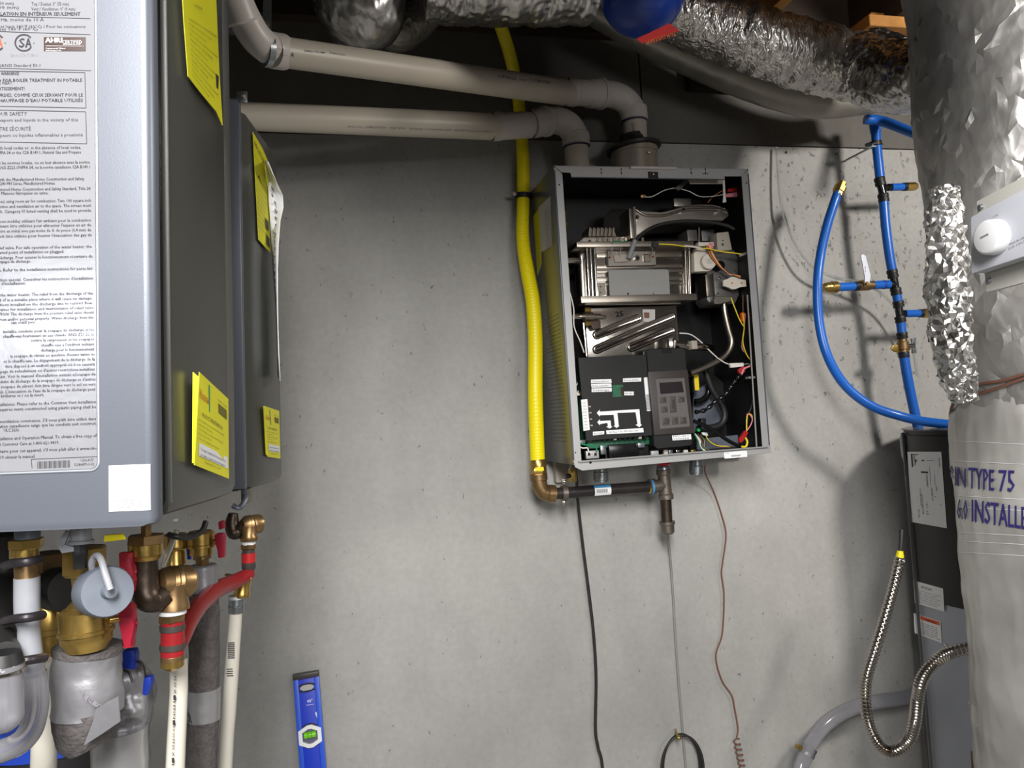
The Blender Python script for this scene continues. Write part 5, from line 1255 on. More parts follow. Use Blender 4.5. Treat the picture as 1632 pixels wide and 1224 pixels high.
for xr, y, x0, s_, h in L: line(xr, y, s_, h, x0=x0)
line(128, 22, 'POUR INSTALLATION EN INTÉRIEUR SEULEMENT', 5.6, x0=-40, bold=.18)
line(70, 31, '120 V 60 Hz, moins de 10 A', 5.2, x0=-28); line(136, 42, 'Connections rated for at least 140°F (60°C) / Pour les connexions', 4.6, x0=-60)
line(60, 46, 'électriques isolées 140°F (60°C)', 4.6, x0=-50); line(64, 104, 'requirements of NSF/ANSI Standard 50.1', 5, x0=-60)
line(30, 117, 'WARNING!', 5.2, x0=3, bold=.15)
line(131, 127.5, 'DO NOT USE CHEMICALS LIKE THOSE USED FOR BOILER TREATMENT IN POTABLE', 5.2, x0=-130, bold=.12)
line(21, 132, 'WATER OR SPACE HEAT.', 5, x0=-50); line(39, 141, 'AVERTISSEMENT!', 5.2, x0=-12, bold=.15)
line(132, 151, 'NE PAS UTILISER DE PRODUITS CHIMIQUES LOURDES, COMME CEUX SERVANT POUR LE', 5.2, x0=-140, bold=.1)
line(132, 159.5, 'TRAITEMENT DES SYSTÈMES DE CHAUFFAGE D\'EAU POTABLE UTILISÉS', 5.2, x0=-110, bold=.1)
line(43, 181, 'FOR YOUR SAFETY', 6, x0=-24); line(124, 190.5, 'Do not store or use flammable vapors and liquids in the vicinity of this', 5, x0=-90)
line(49, 205, 'POUR VOTRE SÉCURITÉ', 6, x0=-30); line(132, 214.5, 'Ne pas entreposer d\'autres vapeurs ou liquides inflammables à proximité', 5, x0=-80)
body_lines = [(129, 234.5, 'in accordance with local codes or, in the absence of local codes,'), (129, 242, 'ANSI Z223.1/NFPA 54 or the CSA B149.1, Natural Gas and Propane'),
 (143, 258, 'en conformité avec les normes locales, ou en leur absence avec la norme'), (143, 265.5, 'ANSI Z223.1/NFPA 54, ou la norme canadienne CSA B149.1'),
 (134, 284.5, 'in accordance with the Manufactured Home Construction and Safety'), (88, 291.5, 'CAN/CSA Z240 MH Series, Manufactured Homes.'), (144, 300, 'Manufactured Home Construction and Safety Standard, Title 24'), (77, 307, 'Mobile Maison. Maisons fabriquées en usine.'),
 (145, 319, 'for mobile homes) using room air for combustion: Two 100 square inch'), (145, 327, 'combustion and ventilation air to the space. The screen must'), (145, 335, 'inch mesh. Category IV listed venting shall be used to provide'),
 (145, 350.5, 'mobile (maison mobile) utilisant l\'air ambiant pour la combustion'), (145, 358, 'carrés doivent être utilisées pour alimenter l\'espace en air de'), (145, 366, 'être en métal avec pas moins de ¼ de pouce (6,4 mm) de'), (146, 374, 'IV doit être utilisée pour fournir l\'évacuation des gaz de'),
 (146, 392.5, 'pressure relief valve. For safe operation of the water heater, the'), (102, 400.5, 'designated point of installation or plugged.'), (147, 408, 'de décharge. Pour assurer le fonctionnement sécuritaire du'), (49, 416, 'soupape de décharge.'),
 (147, 427.5, 'heating system. Refer to the installation instructions for parts list'), (148, 443, 'd\'évacuation spécial. Consulter les instructions d\'installation'), (41, 451, 'instructions d\'installation.'),
 (148, 467, 'valves and the water heater. The relief from the discharge of the'), (147, 475, 'disposed of in a suitable place where it will cause no damage.'), (148, 482.5, 'no other restrictions installed on the discharge line to restrict flow.'), (149, 490, 'shut off valves for installation and maintenance of relief valve'),
 (149, 497.5, 'CAUTION: The discharge from the pressure relief valve should'), (149, 505.5, 'person and/or personal property. Water discharge from the'), (56, 513, 'can scald you.'),
 (150, 525, 'installée conduite pour la soupape de décharge et les'), (150, 532.5, 'chauffe-eau fournissant en eau chaude. ANSI Z21.22 et'), (150, 540, 'contre la surpression et les soupapes'), (150, 548, 'chauffe-eau à l\'endroit indiqué'), (150, 556, 'décharge pour le fonctionnement'),
 (151, 564, 'la soupape de sûreté en question. Aucune vanne ne'), (151, 572, 'et le chauffe-eau. Le dégagement de la décharge de la'), (151, 580, 'être disposé à un endroit approprié où il ne causera'), (151, 588, 'conduit de clapage de refoulement ou d\'autres restrictions installées'),
 (152, 596, 'le débit. Voir le manuel d\'installation intitulé «Soupape de'), (152, 604, 'de la conduite de décharge de la soupape de décharge et d\'autres'), (152, 612, 'décharge de la soupape de sûreté doit être dirigée vers le sol ou vers'), (152, 620, 'personnels. L\'évacuation de l\'eau de la soupape de décharge peut'), (70, 629, 'des brûlures et / ou la mort.'),
 (153, 640, 'vent installations. Please refer to the Common Vent Installation'), (153, 648, 'installation requires vents constructed using plastic piping shall be'), (153, 667, 'installations de ventilation communes. S\'il vous plaît être utilisé dans'), (153, 674.5, 'l\'installation canadienne exige que les conduits soit construit'), (31, 685, 'ULC S636.'),
 (154, 694, 'with an Installation and Operation Manual. To obtain a free copy of'), (94, 705, 'Rinnai Customer Care at 1-800-621-9419.'), (154, 714, 'du propriétaire pour cet appareil, s\'il vous plaît aller à www.rin-'), (56, 727, '1-800-621-9419 obtenir le manuel.')]
for i, (xr, y, s_) in enumerate(body_lines):
    line(xr, y, s_, 4.9, x0=xr-len(s_)*2.55, bold=.05)
def rule(xa, ya, xb, yb_, t=.8):
    a, b = rq(xa, ya, yl+.0003), rq(xb, yb_, yl+.0003); a.y = b.y; k = t*y0/F/2
    d = (b-a).normalized(); n_ = V((-d.z, 0, d.x))*k; tm.face(tm.pts([a-n_, b-n_, b+n_, a+n_]))
rule(-60, 24, 144, 29.5); rule(-60, 48, 144, 55); rule(-60, 107, 145, 112.5)
for a in ((-60, 112, 135, 115.5), (135, 115.5, 137, 172), (137, 172, -60, 168), (-60, 174, 136.5, 178), (136.5, 178, 138, 229), (138, 229, -60, 225)): rule(*a, .9)
rule(50, 732, 157, 727.5); rule(50, 732, 51, 746)
for i in range(34):
    x = 59+i*1.55; w_ = (.5, .9, .4, .7, 1.0)[(i*7) % 5]; a, b = rq(x, 735.5-i*.06, yl+.0003), rq(x+w_, 747-i*.06, yl+.0003); tm.face(tm.pts([(a.x, a.y, a.z), (b.x, a.y, a.z), (b.x, a.y, b.z), (a.x, a.y, b.z)]))
line(149, 733, 'U336-4177', 4, x0=130); line(150, 739.5, 'D286479-1-02', 4, x0=121)
# certification marks
def disc_ring(mb, cx, cy, r0, r1, a0, a1, off=yl+.0003):
    k = y0/F; c = rq(cx, cy, off)
    n = 26; A = [];
    for i in range(n+1):
        a = a0+(a1-a0)*i/n; A.append(mb.pts([c+V((math.cos(a), 0, math.sin(a)))*r0*k, c+V((math.cos(a), 0, math.sin(a)))*r1*k]))
    for u, v in zip(A, A[1:]): mb.face([u[0], u[1], v[1], v[0]])
disc_ring(tm, 38, 68, 11.8, 14.2, math.radians(38), math.radians(322)); disc_ring(tm, -7, 68, 11.6, 14.2, math.radians(38), math.radians(322))
line(39, 68, 'S', 15, x0=31, bold=.5); line(50, 68, 'A', 15, x0=41, bold=.5)
line(4, 68, 'A', 15, x0=-4, bold=.5, mbx=tb_); line(56, 69, '®', 3, x0=53); line(10, 69, '®', 3, x0=7)
tg2 = MB(R); line(60, 87.5, 'SANITATION', 4.6, x0=19, mbx=tg2)
tg2.link('grey_lettering', 'ink_grey', LB1, kind='stuff')
a, b = rq(70, 57, yl), rq(137, 84, yl); 
bx = MB(R).box((a.x, a.y-.0003, b.z+.0012), (b.x, a.y, a.z-.0012), .0011, 3).link('certificate_mark', 'ink_brown', LB1)
tw = MB(R); line(99, 64, 'AHRI', 8, x0=74, mbx=tw, bold=.5); line(131, 67, 'CERTIFIED', 6, x0=101, mbx=tw)
line(105, 77, 'Commercial Water', 2.6, x0=74, mbx=tw); line(98, 80.5, 'AHRI Standard 1300', 2.6, x0=74, mbx=tw); line(128, 71, 'www.ahridirectory.org', 2, x0=102, mbx=tw)
aa, bb = rq(73, 73, yl+.0005), rq(134, 73.5, yl+.0005); tw.face(tw.pts([aa, bb, bb-V((0, 0, .0003)), aa-V((0, 0, .0003))]))
for v_ in tw.bm.verts: v_.co.y -= .0002
tw.link('lettering', 'tape_white', bx, kind='stuff')
tm.link('printing', 'ink', LB1, kind='stuff'); tb_.link('red_letter', 'red_ink', LB1, kind='stuff')
# white square sticker (its code is left out)
a, b = rq(173, 742, yl), rq(240, 813, yl)
sq = MB(R).box((a.x, y0-.0004, b.z), (b.x, y0, a.z)).link('sticker', 'tape_white', H1)
tm = MB(R)
line(217, 797, 'Model REU-NP', 3, x0=183, mbx=tm); line(227, 802, 'ONLY NATURAL GAS', 3, x0=183, mbx=tm); line(228, 807, 'Serial KG.BA-103270', 3, x0=183, mbx=tm)
tm.link('printing', 'ink_grey', sq, kind='stuff')
MB(R).cyl(r(277, 830, y0+.04)*1, r(277, 830, y0+.04)+V((.004, 0, 0)), .0015, n=8).link('rivet', 'body_band', H1)

# ---- second heater behind, back plate towards us
y2 = 1.15; x2 = r(384, 400, y2).x; zb2 = r(408, 783, y2).z; zt2 = r(384, 160, y2).z
H2 = thing('rear_water_heater', 'second closed grey water heater behind the silver one, only its side showing', 'water heater', (x2-.2, y2+.1, zb2), fr=R)
xc_ = xc; xc = x2
xm = x2
profile_prism([(x2-.020, y2+.012), (x2-.006, y2+.014), (x2-.005, y2+.035), (x2, y2+.045), (x2, y2+.20), (x2-.003, y2+.215), (x2-.004, y2+.245), (x2-.016, y2+.258)], zb2, zt2, 'case', 'body_grey', H2, .010)
rbox('back_plate', (x2-.44, y2-.004, zb2+.004), (x2+.002, y2+.006, zt2+.002), 'silver_paint', H2, .002)
rbox('back_step', (x2-.43, y2+.006, zb2+.002), (x2-.003, y2+.014, zt2), 'black_plastic', H2, .001)
a, b = r(378, 147, y2), r(395, 161, y2)
tb2 = rbox('mounting_tab', (a.x, y2-.004, b.z-.004), (b.x, y2-.001, a.z), 'galv', H2, .001)
c = r(387, 153, y2-.005); MB(R).lathe(c+V((0, .002, 0)), c-V((0, .003, 0)), [(0, .0042), (.7, .0042), (1, .002)], 12).link('screw', 'iron', tb2)
rbox('drain_nub', (x2-.012, y2+.02, zb2-.02), (x2-.002, y2+.05, zb2+.002), 'iron', H2, .002)
MB(R).tube([(x2-.005, y2+.01, zb2+.004), (x2+.002, y2+.0, zb2-.008), (x2-.004, y2-.012, zb2-.022), (x2-.014, y2-.014, zb2-.018)], .004, 8, True, 5).link('hook', 'silver_paint', H2)
xc = xc_

# ---- paper tags on both heaters: each hangs on the flank it is stuck to
def rx(px, py, x): return R.qx(px, py, x)
def card(name, P, X, th, m, label=None, cat='card'):
    pts_ = [rx(px, py, X+o) for px, py, o in P]
    mb = MB(R); A = mb.pts(pts_); n = len(P); B = mb.pts([p-V((th, 0, 0)) for p in pts_])
    mb.face(A); mb.face(B[::-1])
    for i in range(n): mb.face([A[i], A[(i+1) % n], B[(i+1) % n], B[i]])
    return mb, pts_
def card_text(par, Q, X, rows, m='ink', lift=.0012):
    """rows: (u0, v, u1, h, text) in fractions of the photographed quad Q (px,py,offset) TL TR BR BL"""
    mb = MB(R)
    def at(u, v):
        x = (Q[0][0]*(1-u)+Q[1][0]*u)*(1-v)+(Q[3][0]*(1-u)+Q[2][0]*u)*v; y = (Q[0][1]*(1-u)+Q[1][1]*u)*(1-v)+(Q[3][1]*(1-u)+Q[2][1]*u)*v
        o = (Q[0][2]*(1-u)+Q[1][2]*u)*(1-v)+(Q[3][2]*(1-u)+Q[2][2]*u)*v; return rx(x, y, X+o+lift)
    for u0, v0, u1, h, s_ in rows:
        if s_ == '#': mb.face(mb.pts([at(u0, v0-h), at(u1, v0-h), at(u1, v0), at(u0, v0)])); continue
        vs, fs = _txt(s_); a0, a1 = min(v.x for v in vs), max(v.x for v in vs)
        b = mb.pts([at(u0+(u1-u0)*(v.x-a0)/(a1-a0), v0-v.y/.7*h) for v in vs])
        for f in fs: mb.face([b[i] for i in f])
    return mb.link('printing', m, par, kind='stuff')
warn_rows = [(.12, .30, .9, .022, 'IMPORTANT'), (.15, .36, .85, .018, 'READ THIS NOTICE'), (.1, .43, .95, .026, 'WARNING  AVERTISSEMENT')]+[(.08, .5+i*.032, .9-.12*(i % 3), .012, ('Installation must be done by a licensed professional', 'Do not remove this tag before the unit is installed', 'Gas supply must match the rating plate on the case', 'See the manual for the venting table')[i % 4]) for i in range(13)]
X1 = xs_+.004
Q = [(288, -60, 0), (343, -60, 0), (355, 200, .0), (300, 122, 0)]
# the upper tag: photographed outline with the top running out of the picture
mb, _ = card('w', [(288, -60, 0), (344, -20, 0), (349, 100, .001), (355, 200, .003), (345, 178, .001), (320, 148, 0), (300, 122, 0), (293, 30, 0)], X1, .0006, 'yellow_card')
K1 = mb.link('warning_tag', 'yellow_card', None); tag(K1, 'large yellow warning tag hanging on the flank of the nearer silver heater', 'tag')
card_text(K1, Q, X1, [(.30, .34, .55, .02, 'OPEN')]+[(.14+.0*i, .47+i*.042, .95-.16*(i % 3), .013, ('WARNING TO THE INSTALLER', 'This appliance must be flushed before it is first used', 'Fill the heating loop with clean water and remove all air', 'Failure to follow may damage the heat exchanger')[i % 4]) for i in range(12)]+[(.86, .80, .98, .09, '#'), (.89, .90, .99, .07, '#')])
# booklet
Qb = [(318, 593, .010), (364, 636, .006), (365, 763, .004), (310, 741, .004)]
mb, _ = card('b', [(308, 593, .001), (316, 600, .006), (314, 738, .004), (307, 738, .0)], X1, .0006, 'y')
BK = mb.link('registration_card', 'yellow_pale', None); tag(BK, 'folded yellow registration card low on the flank of the nearer silver heater', 'card')
mb, _ = card('b', Qb, X1, .0006, 'y'); pg = mb.link('front_page', 'yellow_pale', BK)
def page_text(par, Q, X, lift=.0012):
    wr = [(Q[0][0], 0)]
    mb = MB(R)
    def at(u, v, l=0):
        x = (Q[0][0]*(1-u)+Q[1][0]*u)*(1-v)+(Q[3][0]*(1-u)+Q[2][0]*u)*v; y = (Q[0][1]*(1-u)+Q[1][1]*u)*(1-v)+(Q[3][1]*(1-u)+Q[2][1]*u)*v
        o = (Q[0][2]*(1-u)+Q[1][2]*u)*(1-v)+(Q[3][2]*(1-u)+Q[2][2]*u)*v; return rx(x, y, X+o+lift*.5+l)
    b = mb.pts([at(.10, .74), at(.96, .74), at(.97, .88), at(.11, .88)]); mb.face(b); mb.link('white_box', 'tape_white', par)
    mb = MB(R); mb.face(mb.pts([at(.33, .04, .0004), at(.37, .04, .0004), at(.40, .34, .0004), at(.36, .34, .0004)])); mb.link('green_mark', 'green_ink', par)
    mb = MB(R); mb.face(mb.pts([at(.66, .16, .0002), at(.94, .16, .0002), at(.95, .27, .0002), at(.67, .27, .0002)])); mb.link('barcode', 'olive_ink', par)
    card_text(par, Q, X, [(.06, .26, .35, .10, 'Rinnai')], 'red_ink', lift)
    card_text(par, Q, X, [(.16, .44, .8, .045, 'PRODUCT REGISTRATION'), (.64, .13, .95, .02, 'UMC 1100')]+[(.06, v, u, .018, s_) for v, u, s_ in ((.50, .86, 'Please register your new water heater within'), (.55, .5, 'thirty days of purchase'), (.60, .84, 'This card helps us contact you with updates'), (.65, .46, 'and service notices'), (.70, .70, 'It does not change the warranty'))]+[(.17, .81, .92, .028, 'To register complete this form and mail it or'), (.17, .87, .9, .028, 'go online to www.rinnai.us/register'), (.3, .93, .75, .02, 'Registration card')], 'ink', lift)
page_text(pg, Qb, X1)
X2 = x2+.004
mb, _ = card('w', [(403, 210, 0), (410, 222, 0), (418, 236, .001), (426, 254, .002), (429, 320, .002), (431, 403, .002), (412, 382, 0)], X2, .0006, 'y')
K2 = mb.link('warning_tag', 'yellow_card', None); tag(K2, 'narrow yellow warning tag near the top of the rear grey heater flank', 'tag')
card_text(K2, [(403, 210, 0), (425, 254, .002), (431, 403, .002), (412, 382, 0)], X2, [(.1, .10, .95, .05, 'IMPORTANT'), (.2, .38, .5, .05, 'A'), (.7, .78, .95, .1, '#'), (.72, .95, .97, .1, '#')]+[(.1, .2+i*.055, .9-.1*(i % 3), .016, ('Read before installing', 'Licensed installers only', 'Keep this tag')[i % 3]) for i in range(13)])
mb = MB(R)
rows = [((423, 255), (428, 258)), ((427, 290), (441, 290)), ((428, 320), (451, 312)), ((430, 345), (452, 330)), ((432, 370), (447, 352)), ((434, 410), (444, 390)), ((436, 440), (443, 425)), ((439, 480), (443, 470)), ((441, 520), (443.5, 520)), ((442, 560), (445, 565)), ((443, 600), (447, 607))]
g = []
for (a, b) in rows:
    g.append(mb.pts([rx(a[0], a[1], X2+.004), rx((a[0]+b[0])/2, (a[1]+b[1])/2, X2+.012), rx(b[0], b[1], X2+.026)]))
for u, v in zip(g, g[1:]):
    for i in range(2): mb.face([u[i], u[i+1], v[i+1], v[i]])
PN = mb.link('paper_notice', 'white_paper', None, 70); tag(PN, 'curling white printed notice behind the yellow tag on the rear heater', 'paper')
md = PN.modifiers.new('t', 'SOLIDIFY'); md.thickness = .0008
tmn = MB(R)
for i in range(14):
    a = rx(432+i*.5+ (4 if 1 < i < 6 else 0), 300+i*12, X2+.013); tmn.box(a, a+V((.0008, .010 if i % 3 else .018, .004)))
tmn.link('printing', 'ink_grey', PN, kind='stuff')
Qc = [(422, 647, .006), (445, 655, .004), (447, 731, .003), (427, 728, .003)]
mb, _ = card('b', [(420, 647, .001), (423, 648, .004), (427, 727, .003), (424, 724, .0)], X2, .0006, 'y')
BK2 = mb.link('registration_card', 'yellow_pale', None); tag(BK2, 'small folded yellow registration card low on the rear grey heater flank', 'card')
mb, _ = card('b', Qc, X2, .0006, 'y'); page_text(mb.link('front_page', 'yellow_pale', BK2), Qc, X2)

# ================================================================ plumbing under the rack
def rt(name, label, cat, px, py, y, group=None): return thing(name, label, cat, r(px, py, y), group, R)
def rtube(pts, rpx, name, m, par, n=24, sm=6, cap=True, rf=None):
    P = [r(*p) for p in pts]; rs = rpx if isinstance(rpx, (list, tuple)) else [rpx]*len(pts)
    return MB(R).tube(P, [a*sr(p[2]) for a, p in zip(rs, pts)], n, cap, sm, rf).link(name, m, par)
def rl(a, b, prof, name, m, par, n=28, ang=35):
    return MB(R).lathe(r(*a), r(*b), [(t, q_*sr(a[2]*(1-t)+b[2]*t)) for t, q_ in prof], n).link(name, m, par, ang)
def rpoly(name, P, y, d, m, par, bev=.001, seg=2): return MB(R).poly([r(px, py, y) for px, py in P], (0, d, 0), bev, seg).link(name, m, par)
# a: white taped drain stub with the clear trap at far left
A = rt('condensate_drain', 'white taped drain tube with brass union and clear bend at the lower left corner', 'pipe', 42, 950, .66)
ya = .66
rl((44, 836, ya), (44, 862, ya), [(0, 18), (1, 17)], 'stub', 'grey_plastic', A)
rl((42, 858, ya), (42, 874, ya), [(0, 22), (.1, 24), (.9, 24), (1, 22)], 'brass_union', 'brass', A, 6)
rl((39, 872, ya), (39, 891, ya), [(0, 17), (.1, 19.5), (.85, 19.5), (.9, 16), (1, 14)], 'brass_nut', 'brass', A, 12)
rl((30, 898, ya), (43, 898, ya), [(0, .5), (1, .5)], 'core', 'rubber', A)
rtube([(40, 896, ya), (42, 922, ya)], [15, 15.5], 'brass_tube', 'brass_dark', A, sm=0)
rtube([(43, 920, ya), (43, 960, ya), (44, 985, ya), (46, 1000, ya), (48, 1040, ya), (52, 1062, ya), (54, 1078, ya)], [17.5, 17.5, 17.5, 15, 17, 15.5, 16], 'taped_tube', 'frost', A)
for py, w_ in ((897, 21), (986, 24), (1054, 27)):
    rtube([(8, py+4, ya+.01), (25, py, ya-.018), (46, py-2, ya-.022), (44+w_, py-6, ya-.006)], 7, 'rubber_strap', 'tie_black', A, 10)
rtube([(54, 1072, ya), (57, 1100, ya), (57, 1130, ya), (48, 1165, ya), (25, 1188, ya), (-20, 1204, ya)], 17, 'clear_bend', 'clear_grey', A, 24, 8)
F_ = rt('clear_filter', 'clear glass filter bowl cut by the left picture edge', 'filter', 8, 1120, .60)
rl((4, 1058, .59), (6, 1165, .59), [(0, 27), (.04, 29), (.12, 29), (.14, 27), (.8, 27), (.92, 22), (1, 12)], 'bowl', 'clear_grey', F_)
rl((4, 1066, .59), (4, 1073, .59), [(0, 28), (.2, 30), (.8, 30), (1, 28)], 'ring', 'steel_bright', F_)
rl((4, 1040, .59), (4, 1058, .59), [(0, 24), (1, 29)], 'head', 'black_plastic', F_)
rtube([(8, 850, .8), (6, 930, .8), (4, 1000, .72), (8, 1044, .63)], 20, 'inlet_hose', 'rubber', F_, 16)
# b: white pipe behind
B1 = rt('white_pipe', 'white plastic pipe going down behind the clear bend', 'pipe', 72, 1140, .78)
rtube([(75, 1052, .78), (73, 1120, .78), (69, 1240, .78), (64, 1500, .78)], 17.5, 'tube', 'pvc_white', B1, 24, 2)
# valves
def isolation_valve(name, label, cx, cy, y, k=1.0, handles=True, cap=True):
    T_ = rt(name, label, 'valve', cx, cy, y)
    X = lambda v: cx+v*k; Yp = lambda v: cy+v*k
    rl((X(-2), Yp(-64), y), (X(-2), Yp(-18), y), [(0, 28), (.06, 31), (.9, 31), (1, 27)], 'hex_nut', 'brass', T_, 6)
    rl((X(-4), Yp(-20), y), (X(-2), Yp(36), y), [(0, 16), (.05, 17), (.7, 15), (1, 30)], 'neck', 'brass', T_)
    rl((X(-1), Yp(32), y), (X(2), Yp(100), y), [(0, 30), (.08, 36), (.5, 37), (.52, 39), (.6, 39), (.62, 36), (.78, 36), (.9, 31), (1, 28)], 'ball_body', 'brass', T_)
    return T_
# d: front valve (nearest)
D1_ = isolation_valve('isolation_valve', 'large brass isolation valve with a grey round cap, above the silver taped insulation', 137, 935, .70)
c0, c1 = r(130, 940, .70), r(176, 943, .655)
ct_ = MB(R).lathe(r(146, 941, .70), r(172, 943, .655), [(0, .012), (.45, .014), (.5, .0215), (.92, .0215), (1, .020)], 32).link('service_cap', 'grey_plastic', D1_)
MB(R).lathe(r(172, 943, .655), r(177, 943.5, .648), [(0, .006), (1, .005)], 16).link('cap_boss', 'grey_plastic', ct_)
rtube([(152, 925, .67), (146, 900, .66), (152, 886, .655), (160, 890, .648), (168, 915, .642), (176, 940, .640)], [4, 5, 5, 5, 5, 5], 'cap_strap', 'frost', D1_, 10)
rl((176, 988, .70), (192, 985, .70), [(0, 6), (1, 5)], 'stem', 'brass', D1_, 12)
rpoly('red_handle', [(186, 968), (196, 962), (208, 962), (213, 968), (214, 985), (210, 996), (211, 1033), (194, 1034), (193, 992), (188, 986)], .69, .008, 'red_handle', D1_, .002)
rpoly('red_handle', [(188, 881), (208, 881), (209, 914), (214, 924), (212, 944), (204, 950), (200, 930), (190, 918)], .72, .008, 'red_handle', D1_, .002)
E1 = rt('plug_nipple', 'white nipple with a black plug hanging under the silver heater', 'plug', 128, 870, .64)
rl((129, 836, .66), (129, 866, .66), [(0, 15), (.8, 15), (.85, 18), (1, 18)], 'white_nipple', 'frost', E1)
rl((128, 866, .66), (128, 906, .66), [(0, 9), (.2, 9.5), (.25, 10.5), (.5, 10.5), (.55, 9.5), (1, 9)], 'black_plug', 'black_plastic', E1, 8)
rpoly('white_strap', [(90, 868), (104, 845), (112, 848), (101, 869), (117, 871), (118, 879), (98, 882)], .655, .002, 'frost', E1, .0005)
rpoly('yellow_tab', [(166, 853), (194, 851), (199, 860), (165, 864)], .66, .003, 'yellow_gas', E1, .0005)
# c: rear valve
C1_ = rt('isolation_valve', 'second brass isolation valve with a black cap, left behind the large one', 'valve', 80, 950, .82)
yc = .82
rl((76, 880, yc), (76, 914, yc), [(0, 24), (.06, 26), (.9, 26), (1, 22)], 'hex_nut', 'brass_dark', C1_, 6)
rl((76, 912, yc), (78, 966, yc), [(0, 13), (.7, 13), (1, 24)], 'neck', 'brass', C1_)
rl((78, 960, yc), (80, 1036, yc), [(0, 24), (.1, 28), (.5, 28), (.52, 30), (.62, 30), (.64, 26), (1, 24)], 'ball_body', 'brass', C1_)
MB(R).lathe(r(76, 937, yc), r(110, 940, .775), [(0, .012), (.4, .016), (.42, .0215), (.9, .0215), (1, .019)], 32).link('service_cap', 'black_plastic', C1_)
rl((78, 1034, yc), (78, 1050, yc), [(0, 22), (.5, 24), (1, 22)], 'collar', 'brass', C1_, 10)
rpoly('blue_handle', [(105, 960), (122, 958), (122, 968), (108, 972)], .80, .006, 'blue_deep', C1_, .001)
# e: insulated pipe with silver tape
I1 = rt('insulated_pipe', 'fat foam insulated pipe wrapped in silver tape below the large brass valve', 'pipe insulation', 142, 1110, .72)
ye = .715
rl((142, 1027, ye), (141, 1040, ye), [(0, 40), (.2, 49), (.9, 49), (1, 47)], 'foam_rim', 'foam', I1)
mbx = foil_tube([(141, 1036, ye), (140, 1060, ye), (139, 1090, ye), (138, 1120, ye), (138, 1134, ye)], [0]*5, 0, 1, n=60, k=3, fr=R) if False else None
def rcrinkle(pts, rpx, amp, freq, name, m, par, n=72, k=10, seed=0):
    P = [r(*p) for p in pts]; Rr = [a*sr(p[2]) for a, p in zip(rpx, pts)]; P, Rr = spline(P, Rr, k); mb = MB(R); rings = []; up = None; dist = 0
    for i, p in enumerate(P):
        t = (P[min(i+1, len(P)-1)]-P[max(i-1, 0)]).normalized()
        if i: dist += (p-P[i-1]).length
        if up is None: up = V((0, 1, 0))
        up = (up-t*up.dot(t)).normalized(); sd = t.cross(up); row = []
        for j in range(n):
            a = j*2*math.pi/n; u = V((math.cos(a)*Rr[i]*freq, math.sin(a)*Rr[i]*freq, dist*freq+seed))
            row.append(mb.bm.verts.new(p+(sd*math.cos(a)+up*math.sin(a))*(Rr[i]+amp*(noise.noise(u)+.5*(.5-abs(noise.noise(u*2.3)))))))
        rings.append(row)
    for a, b in zip(rings, rings[1:]):
        for j in range(n): mb.face([a[j], a[(j+1) % n], b[(j+1) % n], b[j]])
    mb.face(rings[0][::-1]); mb.face(rings[-1]); return mb.link(name, m, par, 60)
rcrinkle([(141, 1038, ye), (140, 1080, ye), (139, 1134, ye)], [47, 48, 48], .0022, 40, 'silver_tape', 'duct_tape', I1)
rcrinkle([(139, 1128, ye), (140, 1150, ye), (143, 1170, ye), (150, 1186, ye)], [47, 47, 44, 34], .0012, 80, 'foam_sleeve', 'foam', I1, seed=3)
rpoly('tape_tail', [(152, 1130), (188, 1110), (192, 1150), (165, 1168), (132, 1190), (148, 1152)], ye-.032, .0012, 'duct_tape', I1, .0003, 1)
tm = MB(R)
for i, s_ in enumerate(('UL 181', 'B-FX', 'LISTED')): letter(tm, s_, r(128+i*7, 1110+i*5, ye-.030), (.8, 0, -.6), (.6, 0, .8), .004, .02)
tm.link('printing', 'ink_grey', I1, kind='stuff')
rcrinkle([(176, 1075, .80), (200, 1082, .80), (205, 1110, .80), (200, 1150, .80), (192, 1240, .80)], [30, 33, 34, 34, 36], .005, 60, 'rear_sleeve', 'duct_tape', I1, seed=9)
rcrinkle([(192, 1160, .79), (193, 1240, .79), (196, 1500, .79)], [39, 39, 39], .0012, 40, 'lower_sleeve', 'tape_foil', I1, seed=14)
BWR = rt('blue_connectors', 'blue plastic wire connectors with black wire beside the taped insulation', 'connector', 215, 1070, .78)
rpoly('connector', [(193, 1038), (212, 1036), (215, 1044), (214, 1068), (192, 1066)], .76, .012, 'blue_wire', BWR, .002)
rpoly('connector', [(228, 1080), (240, 1079), (241, 1090), (234, 1110), (226, 1108)], .77, .010, 'blue_wire', BWR, .002)
rtube([(213, 1052, .77), (226, 1058, .76), (231, 1070, .765), (232, 1082, .775)], 1.6, 'wire', 'rubber', BWR, 8)
rtube([(190, 1066, .765), (205, 1072, .755), (211, 1088, .752)], 1.8, 'wire', 'rubber', BWR, 8)
# blue drum at the floor seen between the pipes
BD = rt('blue_drum', 'blue plastic drum with a black base standing behind the pipes at lower left', 'drum', 70, 1180, 1.1)
zt_ = r(70, 1150, 1.1).z; zm = r(70, 1192, 1.1).z; bx_ = r(60, 1170, 1.1)
MB(R).lathe((bx_.x, 1.15, zt_), (bx_.x, 1.15, zm), [(0, .08), (.04, .096), (.3, .10), (.36, .096), (.42, .10), (1, .102)], 40).link('drum', 'blue_deep', BD)
MB(R).lathe((bx_.x, 1.15, zm), (bx_.x, 1.15, -1.8), [(0, .098), (.02, .1), (1, .1)], 40).link('base', 'flat_black', BD)
